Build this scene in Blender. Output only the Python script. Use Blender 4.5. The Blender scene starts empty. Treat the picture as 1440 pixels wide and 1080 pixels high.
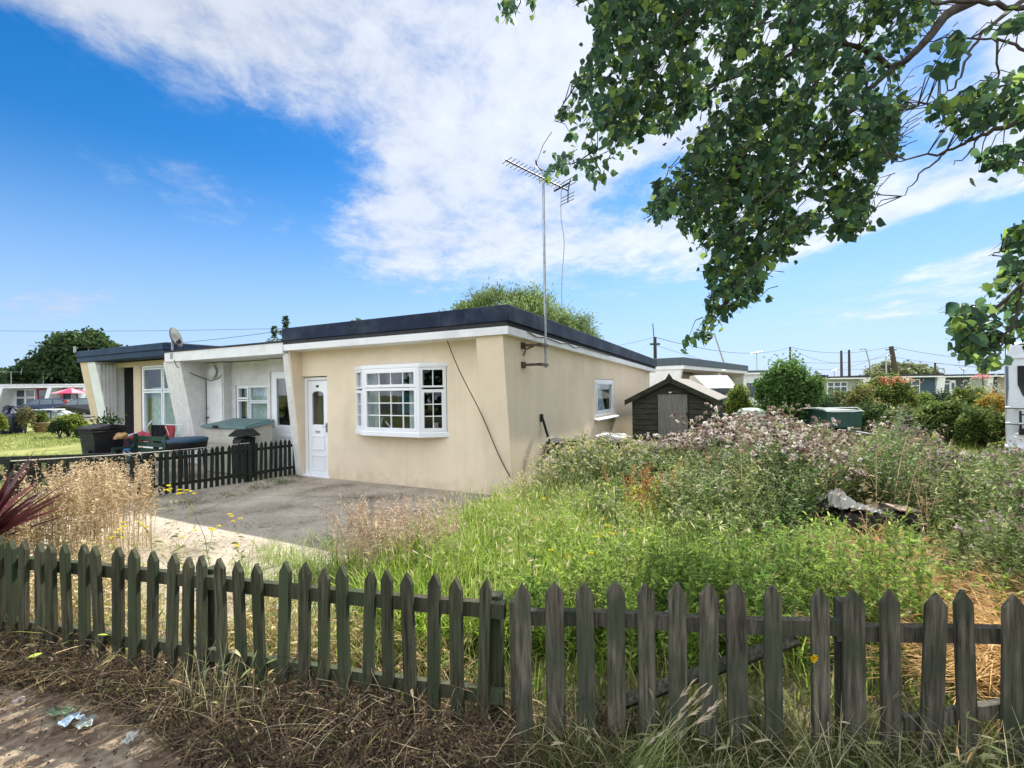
import bpy, math, random
import numpy as np
from mathutils import Vector, Matrix
random.seed(7); rng = np.random.default_rng(7)
R = math.radians; PI = math.pi
scene = bpy.context.scene
COL = scene.collection
F, CX, CY, ROLL, CH = 680.0, 720.0, 548.5, 0.014, 1.65
def uv(px, py):
    dx, dy = px-CX, py-CY; c, s = math.cos(ROLL), math.sin(ROLL)
    return (dx*c-dy*s)/F, (dx*s+dy*c)/F
def W(px, py, Z):            # point seen at that pixel, Z metres ahead
    u, v = uv(px, py); return Vector((u*Z, Z, CH-v*Z))
def G(px, py, z=0.0):        # point of the ground (height z) seen at that pixel
    u, v = uv(px, py); Z = (CH-z)/v; return Vector((u*Z, Z, z))
# ---------------------------------------------------------------- materials
MATS = {}
def nt(name):
    m = bpy.data.materials.new(name); m.use_nodes = True
    t = m.node_tree; t.nodes.clear(); MATS[name] = m
    return m, t, t.nodes, t.links
def rgba(c): return (c[0], c[1], c[2], 1.0)
def mat(name, col, rough=0.7, metal=0.0, var=0.12, scale=6.0, bump=0.0, bscale=60.0, spec=0.4, dirt=None, dscale=1.5, damt=0.5, wave=None):
    m, t, N, L = nt(name)
    o = N.new('ShaderNodeOutputMaterial'); p = N.new('ShaderNodeBsdfPrincipled')
    p.inputs['Roughness'].default_value = rough; p.inputs['Metallic'].default_value = metal
    p.inputs['Specular IOR Level'].default_value = spec
    L.new(p.outputs[0], o.inputs[0])
    tc = N.new('ShaderNodeTexCoord'); n = N.new('ShaderNodeTexNoise')
    n.inputs['Scale'].default_value = scale; n.inputs['Detail'].default_value = 6
    L.new(tc.outputs['Object'], n.inputs['Vector'])
    r = N.new('ShaderNodeValToRGB'); L.new(n.outputs[0], r.inputs[0])
    r.color_ramp.elements[0].position = 0.3; r.color_ramp.elements[1].position = 0.7
    r.color_ramp.elements[0].color = rgba([max(0, x*(1-var)) for x in col])
    r.color_ramp.elements[1].color = rgba([min(1, x*(1+var)) for x in col])
    out = r.outputs[0]
    if dirt:
        n2 = N.new('ShaderNodeTexNoise'); n2.inputs['Scale'].default_value = dscale; n2.inputs['Detail'].default_value = 8
        n2.inputs['Roughness'].default_value = 0.65
        L.new(tc.outputs['Object'], n2.inputs['Vector'])
        r2 = N.new('ShaderNodeValToRGB'); r2.color_ramp.elements[0].position = 0.48; r2.color_ramp.elements[1].position = 0.68
        r2.color_ramp.elements[0].color = (0,0,0,1); r2.color_ramp.elements[1].color = (damt,)*3+(1,)
        L.new(n2.outputs[0], r2.inputs[0])
        mx = N.new('ShaderNodeMixRGB'); L.new(r2.outputs[0], mx.inputs[0]); L.new(out, mx.inputs[1]); mx.inputs[2].default_value = rgba(dirt)
        out = mx.outputs[0]
    L.new(out, p.inputs['Base Color'])
    if bump:
        nb = N.new('ShaderNodeTexNoise'); nb.inputs['Scale'].default_value = bscale; nb.inputs['Detail'].default_value = 4
        L.new(tc.outputs['Object'], nb.inputs['Vector'])
        b = N.new('ShaderNodeBump'); b.inputs['Strength'].default_value = bump; b.inputs['Distance'].default_value = 0.01
        L.new(nb.outputs[0], b.inputs['Height']); L.new(b.outputs[0], p.inputs['Normal'])
    return m
def wood(name, c1, c2, rough=0.85, moss=None, sc=(40,40,3), spec=0.15, mscale=2.5):
    m, t, N, L = nt(name)
    o = N.new('ShaderNodeOutputMaterial'); p = N.new('ShaderNodeBsdfPrincipled'); L.new(p.outputs[0], o.inputs[0])
    p.inputs['Roughness'].default_value = rough; p.inputs['Specular IOR Level'].default_value = spec
    tc = N.new('ShaderNodeTexCoord'); mp = N.new('ShaderNodeMapping'); mp.inputs['Scale'].default_value = sc
    oi = N.new('ShaderNodeObjectInfo'); va = N.new('ShaderNodeVectorMath'); va.operation = 'MULTIPLY_ADD'; va.inputs[1].default_value = (9, 5, 7)
    L.new(oi.outputs['Random'], va.inputs[0]); L.new(tc.outputs['Object'], va.inputs[2]); L.new(va.outputs[0], mp.inputs[0])
    n = N.new('ShaderNodeTexNoise'); n.inputs['Scale'].default_value = 1.6; n.inputs['Detail'].default_value = 8; n.inputs['Roughness'].default_value = 0.6
    L.new(mp.outputs[0], n.inputs['Vector'])
    r = N.new('ShaderNodeValToRGB'); L.new(n.outputs[0], r.inputs[0])
    r.color_ramp.elements[0].position = 0.32; r.color_ramp.elements[1].position = 0.72
    r.color_ramp.elements[0].color = rgba(c1); r.color_ramp.elements[1].color = rgba(c2)
    out = r.outputs[0]
    if moss:
        n2 = N.new('ShaderNodeTexNoise'); n2.inputs['Scale'].default_value = mscale; n2.inputs['Detail'].default_value = 7
        L.new(va.outputs[0], n2.inputs['Vector'])
        r2 = N.new('ShaderNodeValToRGB'); r2.color_ramp.elements[0].position = 0.45; r2.color_ramp.elements[1].position = 0.65
        r2.color_ramp.elements[1].color = (.8,.8,.8,1)
        L.new(n2.outputs[0], r2.inputs[0])
        mx = N.new('ShaderNodeMixRGB'); L.new(r2.outputs[0], mx.inputs[0]); L.new(out, mx.inputs[1]); mx.inputs[2].default_value = rgba(moss)
        out = mx.outputs[0]
    hv = N.new('ShaderNodeHueSaturation'); vm = N.new('ShaderNodeMapRange'); vm.inputs[3].default_value = .78; vm.inputs[4].default_value = 1.22
    L.new(oi.outputs['Random'], vm.inputs[0]); L.new(vm.outputs[0], hv.inputs['Value']); L.new(out, hv.inputs['Color']); out = hv.outputs[0]
    L.new(out, p.inputs['Base Color'])
    b = N.new('ShaderNodeBump'); b.inputs['Strength'].default_value = 0.6; b.inputs['Distance'].default_value = 0.004
    L.new(n.outputs[0], b.inputs['Height']); L.new(b.outputs[0], p.inputs['Normal'])
    return m
def foliage(name, trans=0.4, rough=0.55, spec=0.25):
    m, t, N, L = nt(name)
    o = N.new('ShaderNodeOutputMaterial'); p = N.new('ShaderNodeBsdfPrincipled'); tr = N.new('ShaderNodeBsdfTranslucent')
    a = N.new('ShaderNodeAttribute'); a.attribute_name = 'Col'
    g = N.new('ShaderNodeGamma'); g.inputs[1].default_value = 0.85
    ms = N.new('ShaderNodeMixShader'); ms.inputs[0].default_value = trans
    p.inputs['Roughness'].default_value = rough; p.inputs['Specular IOR Level'].default_value = spec
    L.new(a.outputs['Color'], p.inputs['Base Color']); L.new(a.outputs['Color'], g.inputs[0]); L.new(g.outputs[0], tr.inputs[0])
    L.new(p.outputs[0], ms.inputs[1]); L.new(tr.outputs[0], ms.inputs[2]); L.new(ms.outputs[0], o.inputs[0])
    return m
def glassmat(name, tint=(.75,.8,.8), refl=0.35):
    m, t, N, L = nt(name)
    o = N.new('ShaderNodeOutputMaterial'); tr = N.new('ShaderNodeBsdfTransparent'); gl = N.new('ShaderNodeBsdfGlossy')
    tr.inputs[0].default_value = rgba(tint); gl.inputs['Roughness'].default_value = 0.02; gl.inputs[0].default_value = (.9,.95,1,1)
    fr = N.new('ShaderNodeFresnel'); fr.inputs[0].default_value = 1.5
    mt = N.new('ShaderNodeMath'); mt.operation = 'MULTIPLY_ADD'; mt.inputs[1].default_value = 1.0; mt.inputs[2].default_value = refl*0.1
    ge = N.new('ShaderNodeNewGeometry'); iv = N.new('ShaderNodeMath'); iv.operation = 'SUBTRACT'; iv.inputs[0].default_value = 1; L.new(ge.outputs['Backfacing'], iv.inputs[1])
    m2 = N.new('ShaderNodeMath'); m2.operation = 'MULTIPLY'; L.new(fr.outputs[0], m2.inputs[0]); L.new(iv.outputs[0], m2.inputs[1]); L.new(m2.outputs[0], mt.inputs[0])
    ms = N.new('ShaderNodeMixShader'); L.new(mt.outputs[0], ms.inputs[0]); L.new(tr.outputs[0], ms.inputs[1]); L.new(gl.outputs[0], ms.inputs[2])
    L.new(ms.outputs[0], o.inputs[0]); return m
def splash(m, col, z1=.30, amt=.32):      # soil splashed up the foot of a wall, rain streaks below the eaves
    t = m.node_tree; N, L = t.nodes, t.links; p = [n for n in N if n.type == 'BSDF_PRINCIPLED'][0]; src = p.inputs['Base Color'].links[0].from_socket
    tc = N.new('ShaderNodeTexCoord'); sx = N.new('ShaderNodeSeparateXYZ'); L.new(tc.outputs['Object'], sx.inputs[0])
    n = N.new('ShaderNodeTexNoise'); n.inputs['Scale'].default_value = 7; n.inputs['Detail'].default_value = 8; L.new(tc.outputs['Object'], n.inputs['Vector'])
    a = N.new('ShaderNodeMath'); a.operation = 'MULTIPLY_ADD'; L.new(n.outputs[0], a.inputs[0]); a.inputs[1].default_value = -.75; L.new(sx.outputs[2], a.inputs[2])
    r = N.new('ShaderNodeMapRange'); L.new(a.outputs[0], r.inputs[0]); r.inputs[1].default_value = z1-.45; r.inputs[2].default_value = -.42; r.inputs[3].default_value = 0; r.inputs[4].default_value = amt
    mx = N.new('ShaderNodeMixRGB'); L.new(r.outputs[0], mx.inputs[0]); L.new(src, mx.inputs[1]); mx.inputs[2].default_value = rgba(col)
    mp = N.new('ShaderNodeMapping'); mp.inputs['Scale'].default_value = (9, 9, .35); L.new(tc.outputs['Object'], mp.inputs[0])
    n3 = N.new('ShaderNodeTexNoise'); n3.inputs['Scale'].default_value = 1.2; n3.inputs['Detail'].default_value = 5; L.new(mp.outputs[0], n3.inputs['Vector'])
    r3 = N.new('ShaderNodeMapRange'); L.new(n3.outputs[0], r3.inputs[0]); r3.inputs[1].default_value = .55; r3.inputs[2].default_value = .8; r3.inputs[3].default_value = 0; r3.inputs[4].default_value = .13
    m2 = N.new('ShaderNodeMixRGB'); L.new(r3.outputs[0], m2.inputs[0]); L.new(mx.outputs[0], m2.inputs[1]); m2.inputs[2].default_value = rgba([c*.8 for c in col])
    L.new(m2.outputs[0], p.inputs['Base Color']); return m
cream = splash(mat('cream_render', (.79,.67,.50), .9, var=.04, scale=2.2, bump=.6, bscale=120, spec=.1, dirt=(.56,.48,.35), dscale=.8, damt=.45), (.42,.34,.22))
white_render = mat('white_pebbledash', (.74,.73,.70), .9, var=.1, scale=9, bump=.8, bscale=90, spec=.1, dirt=(.5,.5,.48), dscale=1.1, damt=.45)
beige_paint = mat('beige_paint', (.62,.5,.36), .85, var=.06)
white_pvc = mat('white_pvc', (.80,.82,.84), .35, var=.03, scale=2, spec=.5)
white_trim = mat('white_painted_trim', (.76,.77,.77), .55, var=.05, scale=3, dirt=(.5,.5,.48), dscale=2.2, damt=.4)
navy_roof = mat('navy_roof_trim', (.006,.015,.040), .55, var=.25, scale=4, spec=.2, dirt=(.08,.10,.12), dscale=1.6, damt=.5)
blue_fascia = mat('slate_blue_fascia', (.018,.042,.085), .6, var=.2, scale=4, spec=.2)
dark_strip = mat('dark_felt', (.035,.036,.04), .9, var=.3, scale=9)
roof_top = mat('grey_roof_felt', (.12,.12,.12), .95, var=.3, scale=5, bump=.3)
concrete = None
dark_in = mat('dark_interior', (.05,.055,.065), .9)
net = mat('net_curtain', (.74,.78,.80), .9, var=.15, scale=12)
curtain_blue = mat('pale_blue_curtain', (.60,.74,.78), .9, var=.2, scale=10)
glass = glassmat('window_glass', (.85,.88,.88), .1)
steel = mat('galvanised_steel', (.38,.39,.40), .4, metal=.7, var=.2, scale=14)
black_metal = mat('black_metal', (.02,.02,.022), .5, var=.3)
rust_metal = mat('rusty_bracket', (.10,.075,.06), .8, var=.4, scale=20)
black_plastic = mat('black_plastic', (.014,.015,.017), .6, var=.25, spec=.25, dirt=(.07,.065,.055), dscale=3, damt=.3)
fence_wood = wood('weathered_dark_picket', (.020,.022,.013), (.105,.103,.068), moss=(.045,.062,.032))
fence_wood2 = wood('grey_weathered_picket', (.024,.022,.016), (.19,.172,.132), moss=(.045,.057,.034), mscale=4)
fence_green = wood('dark_stained_picket', (.012,.016,.014), (.038,.046,.036))
shed_wood = wood('dark_green_shed_boards', (.024,.027,.019), (.078,.080,.056), sc=(3,3,30))
shed_door = wood('grey_plywood', (.16,.155,.14), (.30,.29,.26), sc=(14,14,2))
pole_wood = wood('utility_pole_wood', (.05,.04,.03), (.12,.1,.08))
leafm = foliage('leaf_foliage', .42, .6, .15)
grassm = foliage('grass_foliage', .5, .6, .12)
drym = foliage('dry_plant', .25, .8, .1)
treeleaf = foliage('broad_leaf', .48, .5, .2)
barkm = wood('bark', (.05,.042,.035), (.14,.12,.10), sc=(9,9,9))
# ---------------------------------------------------------------- mesh helpers
class MB:
    def __init__(s): s.v = []; s.f = []; s.sm = []
    def add(s, vs, fs, smooth=False):
        b = len(s.v); s.v += [tuple(x) for x in vs]; s.f += [[b+i for i in f] for f in fs]; s.sm += [smooth]*len(fs)
        return s
    def box(s, x0, x1, y0, y1, z0, z1, M=None):
        vs = [Vector((x, y, z)) for z in (z0, z1) for y in (y0, y1) for x in (x0, x1)]
        if M: vs = [M @ v for v in vs]
        return s.add(vs, [(0,2,3,1),(4,5,7,6),(0,1,5,4),(2,6,7,3),(0,4,6,2),(1,3,7,5)])
    def hexa(s, vs): return s.add(vs, [(0,2,3,1),(4,5,7,6),(0,1,5,4),(2,6,7,3),(0,4,6,2),(1,3,7,5)])
    def prism(s, prof, axis, a, b):      # profile in the two other axes, extruded along axis
        n = len(prof); vs = []
        for e in (a, b):
            for (p, q) in prof:
                vs.append({'x': (e, p, q), 'y': (p, e, q), 'z': (p, q, e)}[axis])
        fs = [tuple(range(n)), tuple(range(2*n-1, n-1, -1))] + [(i, i+n, (i+1) % n+n, (i+1) % n) for i in range(n)]
        return s.add(vs, fs)
    def tube(s, pts, r, n=8, caps=True):
        pts = [Vector(p) for p in pts]; rs = r if isinstance(r, (list, tuple)) else [r]*len(pts)
        vs = []; up = Vector((0.13, 0.07, 1)).normalized(); pv = None
        for i, p in enumerate(pts):
            d = (pts[min(i+1, len(pts)-1)]-pts[max(i-1, 0)]).normalized()
            a = (pv - d*pv.dot(d)) if pv else d.cross(up)
            if a.length < 1e-4: a = d.cross(Vector((1, 0, 0)))
            a.normalize(); pv = a; b = d.cross(a)
            for k in range(n):
                t = 2*PI*k/n; vs.append(p+(a*math.cos(t)+b*math.sin(t))*rs[i])
        fs = [(i*n+k, i*n+(k+1) % n, (i+1)*n+(k+1) % n, (i+1)*n+k) for i in range(len(pts)-1) for k in range(n)]
        s.add(vs, fs, True)
        if caps:
            s.add(vs[:n], [tuple(range(n-1, -1, -1))]); s.add(vs[-n:], [tuple(range(n))])
        return s
    def lathe(s, prof, c=(0,0,0), n=20, smooth=True):
        vs = [(c[0]+r*math.cos(2*PI*k/n), c[1]+r*math.sin(2*PI*k/n), c[2]+z) for r, z in prof for k in range(n)]
        fs = [(i*n+k, i*n+(k+1) % n, (i+1)*n+(k+1) % n, (i+1)*n+k) for i in range(len(prof)-1) for k in range(n)]
        return s.add(vs, fs, smooth)
    def build(s, name, m, parent=None, bevel=0):
        me = bpy.data.meshes.new(name); me.from_pydata(s.v, [], s.f); me.update()
        me.polygons.foreach_set('use_smooth', s.sm)
        o = bpy.data.objects.new(name, me); COL.objects.link(o); me.materials.append(m)
        if parent: o.parent = parent
        if bevel:
            b = o.modifiers.new('Bevel', 'BEVEL'); b.width = bevel; b.segments = 2; b.limit_method = 'ANGLE'
        return o
def tag(o, label, cat, group=None):
    o['label'] = label; o['category'] = cat
    if group: o['group'] = group
    return o
def empty(name, loc=(0,0,0), rz=0, label=None, cat=None, group=None):
    o = bpy.data.objects.new(name, None); COL.objects.link(o); o.location = loc; o.rotation_euler = (0, 0, rz); o.empty_display_size = .1
    if label: tag(o, label, cat, group)
    return o
def structure(o): o['kind'] = 'structure'; return o
def stuff(o, label=None, cat=None):
    o['kind'] = 'stuff'
    if label: o['label'] = label; o['category'] = cat
    return o
def copy_tree(o, parent=None):
    c = o.copy(); COL.objects.link(c); c.parent = parent
    for ch in o.children: copy_tree(ch, c)
    return c
# numpy ribbons: every blade, leaf, petal and stem
class RB:
    def __init__(s): s.V = []; s.Q = []; s.C = []; s.n = 0
    def ribbon(s, P, Wd, side, col):
        P = np.asarray(P, float); N, K, _ = P.shape
        if N == 0: return
        Wd = np.maximum(np.broadcast_to(Wd, (N, K)), .0006)
        sd = np.broadcast_to(side[:, None, :], (N, K, 3))*Wd[..., None]*.5
        V = np.stack([P-sd, P+sd], 2).reshape(-1, 3)
        i = (np.arange(N)*K*2)[:, None]+(np.arange(K-1)*2)[None, :]
        Q = np.stack([i, i+1, i+3, i+2], -1).reshape(-1, 4)+s.n
        col = np.asarray(col, float)
        if col.ndim == 2: C = np.repeat(col, K*2, 0)
        else: C = np.repeat(col.reshape(-1, 3), 2, 0)
        s.V.append(V); s.Q.append(Q); s.C.append(C); s.n += len(V)
    def build(s, name, m, parent=None, origin=None):
        V = np.concatenate(s.V); Q = np.concatenate(s.Q); C = np.clip(np.concatenate(s.C), 0, 1)
        if origin is not None: V = V-np.array(origin)
        me = bpy.data.meshes.new(name)
        me.vertices.add(len(V)); me.vertices.foreach_set('co', V.ravel())
        me.loops.add(Q.size); me.loops.foreach_set('vertex_index', Q.ravel().astype(np.int32))
        me.polygons.add(len(Q)); me.polygons.foreach_set('loop_start', np.arange(0, Q.size, 4, dtype=np.int32))
        me.update(calc_edges=True)
        at = me.color_attributes.new('Col', 'FLOAT_COLOR', 'POINT')
        at.data.foreach_set('color', np.concatenate([C, np.ones((len(C), 1))], 1).ravel())
        me.materials.append(m)
        o = bpy.data.objects.new(name, me); COL.objects.link(o)
        if origin is not None and parent is None: o.location = origin
        if parent: o.parent = parent
        return o
def U(a, b, n): return rng.uniform(a, b, n)
def unit(v): return v/np.maximum(np.linalg.norm(v, axis=-1, keepdims=True), 1e-9)
def rdir(n): return unit(rng.normal(size=(n, 3)))
def jit(col, n, a=.2, h=.06):
    c = np.array(col, float)[None, :]*(1+U(-a, a, n))[:, None]
    return np.clip(c*(1+rng.normal(0, h, (n, 3))), .003, .95)
def pal(cols, n, a=.2, w=None):
    cols = np.array(cols, float); k = rng.choice(len(cols), n, p=w)
    return np.clip(cols[k]*(1+U(-a, a, n))[:, None], .003, .95)
def blades(rb, pos, h, w, bend, col, K=4, az=None):
    n = len(pos); az = U(0, 2*PI, n) if az is None else az
    h = np.broadcast_to(h, n); w = np.broadcast_to(w, n); bend = np.broadcast_to(bend, n)
    d = np.stack([np.cos(az), np.sin(az), np.zeros(n)], 1); sa = az+PI/2+U(-.6, .6, n)
    side = np.stack([np.cos(sa), np.sin(sa), np.zeros(n)], 1)
    t = np.linspace(0, 1, K)
    P = pos[:, None, :]+d[:, None, :]*((h*bend)[:, None]*t**2)[..., None]
    P[..., 2] += h[:, None]*(t[None]-.35*np.minimum(bend, 1.6)[:, None]*t**2)
    Wd = w[:, None]*np.array([.8, 1, .7, .05] if K == 4 else np.interp(t, [0, .4, .8, 1], [.8, 1, .6, .05]))[None]
    rb.ribbon(P, Wd, side, col); return P
def leaves(rb, pos, dirs, ln, wd, col, droop=.15, shape=(.12, .95, .85, .05), side=None):
    n = len(pos); K = len(shape); t = np.linspace(0, 1, K)
    ln = np.broadcast_to(ln, n); wd = np.broadcast_to(wd, n)
    if side is None: side = unit(np.cross(dirs, rdir(n)))
    P = pos[:, None, :]+dirs[:, None, :]*(ln[:, None]*t)[..., None]
    P[..., 2] -= (ln*droop)[:, None]*t**2
    rb.ribbon(P, wd[:, None]*np.array(shape)[None], side, col)
def elev_dir(n, lo, hi):
    a = U(0, 2*PI, n); e = U(lo, hi, n)
    return np.stack([np.cos(a)*np.cos(e), np.sin(a)*np.cos(e), np.sin(e)], 1)
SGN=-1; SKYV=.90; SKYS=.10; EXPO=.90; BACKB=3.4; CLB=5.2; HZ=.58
# ================================================================ camera, sun, sky
cam = bpy.data.cameras.new('camera'); camo = bpy.data.objects.new('camera', cam); COL.objects.link(camo)
cam.lens = 36*F/1440; cam.sensor_width = 36; cam.sensor_fit = 'HORIZONTAL'; cam.clip_end = 2000; cam.clip_start = .05
camo.location = (0, 0, CH); cam.shift_y = (CY-540)/1440
camo.rotation_euler = (Matrix.Rotation(R(90), 3, 'X') @ Matrix.Rotation(ROLL*SGN, 3, 'Z')).to_euler()
scene.camera = camo
AZ, EL = R(33), R(47)
sd = Vector((math.sin(AZ)*math.cos(EL), math.cos(AZ)*math.cos(EL), math.sin(EL)))
sun = bpy.data.lights.new('sun', 'SUN'); sun.energy = 5.0; sun.angle = R(.55); sun.color = (1, .95, .86)
suno = bpy.data.objects.new('sun', sun); COL.objects.link(suno); suno.rotation_euler = sd.to_track_quat('Z', 'Y').to_euler()
wd = bpy.data.worlds.new('World'); scene.world = wd; wd.use_nodes = True
T = wd.node_tree; T.nodes.clear(); N = T.nodes; L = T.links
def M(op, a, b=None, c=None):
    n = N.new('ShaderNodeMath'); n.operation = op
    for i, x in enumerate((a, b, c)):
        if x is None: continue
        if isinstance(x, (int, float)): n.inputs[i].default_value = x
        else: L.new(x, n.inputs[i])
    return n.outputs[0]
def MR(x, a, b, c=0, d=1):
    n = N.new('ShaderNodeMapRange'); n.interpolation_type = 'SMOOTHSTEP'
    L.new(x, n.inputs[0])
    for i, k in enumerate((a, b, c, d)): n.inputs[i+1].default_value = k
    return n.outputs[0]
sky = N.new('ShaderNodeTexSky'); sky.sky_type = 'NISHITA'; sky.sun_disc = False
sky.sun_elevation = EL; sky.sun_rotation = AZ; sky.altitude = 0; sky.air_density = 1.0; sky.dust_density = .3; sky.ozone_density = 3.0
hs = N.new('ShaderNodeHueSaturation'); hs.inputs['Saturation'].default_value = 1.42; hs.inputs['Hue'].default_value = .503; hs.inputs['Value'].default_value = SKYV
L.new(sky.outputs[0], hs.inputs['Color'])
tc = N.new('ShaderNodeTexCoord'); sx = N.new('ShaderNodeSeparateXYZ'); L.new(tc.outputs['Generated'], sx.inputs[0])
X, Y, Z = sx.outputs
yc = M('MAXIMUM', Y, .12); a = M('DIVIDE', X, yc); b = M('DIVIDE', Z, yc)
# cloud-layer coordinates (a flat layer overhead)
zc = M('MAXIMUM', Z, .05)
cv = N.new('ShaderNodeCombineXYZ'); L.new(M('DIVIDE', X, M('ADD', zc, .12)), cv.inputs[0]); L.new(M('DIVIDE', Y, M('ADD', zc, .12)), cv.inputs[1])
def noise(vec, sc, det=8, ro=.6, off=(0,0,0), scl=(1,1,1), rot=0, dist=0.0):
    mp = N.new('ShaderNodeMapping'); mp.inputs['Location'].default_value = off; mp.inputs['Scale'].default_value = scl; mp.inputs['Rotation'].default_value = (0,0,rot)
    L.new(vec, mp.inputs[0]); n = N.new('ShaderNodeTexNoise'); n.inputs['Scale'].default_value = sc
    n.inputs['Detail'].default_value = det; n.inputs['Roughness'].default_value = ro; n.inputs['Distortion'].default_value = dist
    L.new(mp.outputs[0], n.inputs['Vector']); return n.outputs[0]
n1 = noise(cv.outputs[0], 1.9, 10, .62, (3.1, 1.7, 0), (1, 1, 1), .5, .15)
n2 = noise(cv.outputs[0], 6.5, 10, .68, (7, 2, 0), (1.0, .75, 1), .9, .25)
nn = M('ADD', M('MULTIPLY', n1, .52), M('MULTIPLY', n2, .48))
# broad cloud bank: to the right of one edge and above another
l1 = M('ADD', M('MULTIPLY', M('SUBTRACT', a, -.79), .40), M('SUBTRACT', b, .70))     # > 0 above the sloping upper edge
l1 = MR(l1, -.10, .16)
l2 = MR(a, -.46, -.20)
l3 = MR(b, .14, .32)
bank = M('MULTIPLY', M('MULTIPLY', l1, 1.0), MR(b, .42, .52))
bank2 = M('MULTIPLY', l2, l3)
bank = M('MAXIMUM', bank, bank2)
# blue windows in the bank
def hole(ca, cb, ra, rb_, slope=0):
    da = M('SUBTRACT', a, ca); q = M('DIVIDE', da, ra); w = M('DIVIDE', M('SUBTRACT', M('SUBTRACT', b, cb), M('MULTIPLY', da, slope)), rb_)
    return MR(M('ADD', M('MULTIPLY', q, q), M('MULTIPLY', w, w)), 1.0, .2)
h1 = hole(.30, .41, .17, .075, .35); h2 = hole(.86, .60, .20, .22, .1); h3 = hole(.86, .30, .42, .075, .30); h4 = hole(-.33, .50, .12, .035, -.45)
hl = M('MINIMUM', M('ADD', M('ADD', M('MULTIPLY', h1, .75), M('MULTIPLY', h2, .6)), M('ADD', h3, M('MULTIPLY', h4, .4))), 1)
bank = M('MULTIPLY', bank, M('SUBTRACT', 1, M('MULTIPLY', hl, .85)))
thin = M('MULTIPLY', hole(.95, .19, .5, .05, .15), .5)
thin2 = M('MULTIPLY', hole(-.95, .19, .22, .05, .2), .45)
thin3 = M('MULTIPLY', hole(-.62, .41, .40, .08, -.28), .22)
bank = M('MAXIMUM', bank, M('MAXIMUM', M('MAXIMUM', thin, thin2), thin3))
dens = M('ADD', M('MULTIPLY', bank, 1.05), M('MULTIPLY', M('SUBTRACT', nn, .5), 3.1))
dens = MR(dens, .15, 1.15)
dens = M('MULTIPLY', dens, M('MINIMUM', 1, M('MULTIPLY', bank, 3)))
back = MR(Y, .12, -.1)                      # sky behind the viewer: unseen bright cloud added to light the shaded front
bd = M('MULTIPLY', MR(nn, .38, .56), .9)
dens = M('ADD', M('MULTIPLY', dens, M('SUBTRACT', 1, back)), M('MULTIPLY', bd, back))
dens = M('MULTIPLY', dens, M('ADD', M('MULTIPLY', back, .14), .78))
glow = MR(M('ADD', M('ADD', M('MULTIPLY', X, sd.x), M('MULTIPLY', Y, sd.y)), M('MULTIPLY', Z, sd.z)), .2, 1.0, .82, 1.25)
cb = M('MULTIPLY', M('ADD', .40, M('MULTIPLY', nn, .95)), glow)
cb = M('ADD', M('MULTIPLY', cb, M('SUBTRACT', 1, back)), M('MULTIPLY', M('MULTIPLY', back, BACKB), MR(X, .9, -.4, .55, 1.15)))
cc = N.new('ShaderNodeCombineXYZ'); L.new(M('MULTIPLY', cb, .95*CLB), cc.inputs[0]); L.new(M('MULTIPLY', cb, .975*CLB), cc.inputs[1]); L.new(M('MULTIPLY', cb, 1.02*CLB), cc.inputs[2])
# pale haze toward the horizon
mx0 = N.new('ShaderNodeMixRGB'); L.new(MR(Z, .42, .0, 0, .85), mx0.inputs[0]); L.new(hs.outputs[0], mx0.inputs[1]); mx0.inputs[2].default_value = (4.7*HZ, 6.6*HZ, 10.2*HZ, 1)
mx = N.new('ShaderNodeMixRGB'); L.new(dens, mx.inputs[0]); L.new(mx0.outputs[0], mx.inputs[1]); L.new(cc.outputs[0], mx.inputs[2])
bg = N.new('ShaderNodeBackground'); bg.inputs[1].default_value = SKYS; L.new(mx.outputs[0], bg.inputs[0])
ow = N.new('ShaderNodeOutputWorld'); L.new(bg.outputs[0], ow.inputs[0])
scene.view_settings.view_transform = 'Standard'; scene.view_settings.look = 'None'; scene.view_settings.gamma = 1
scene.view_settings.exposure = EXPO
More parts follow.
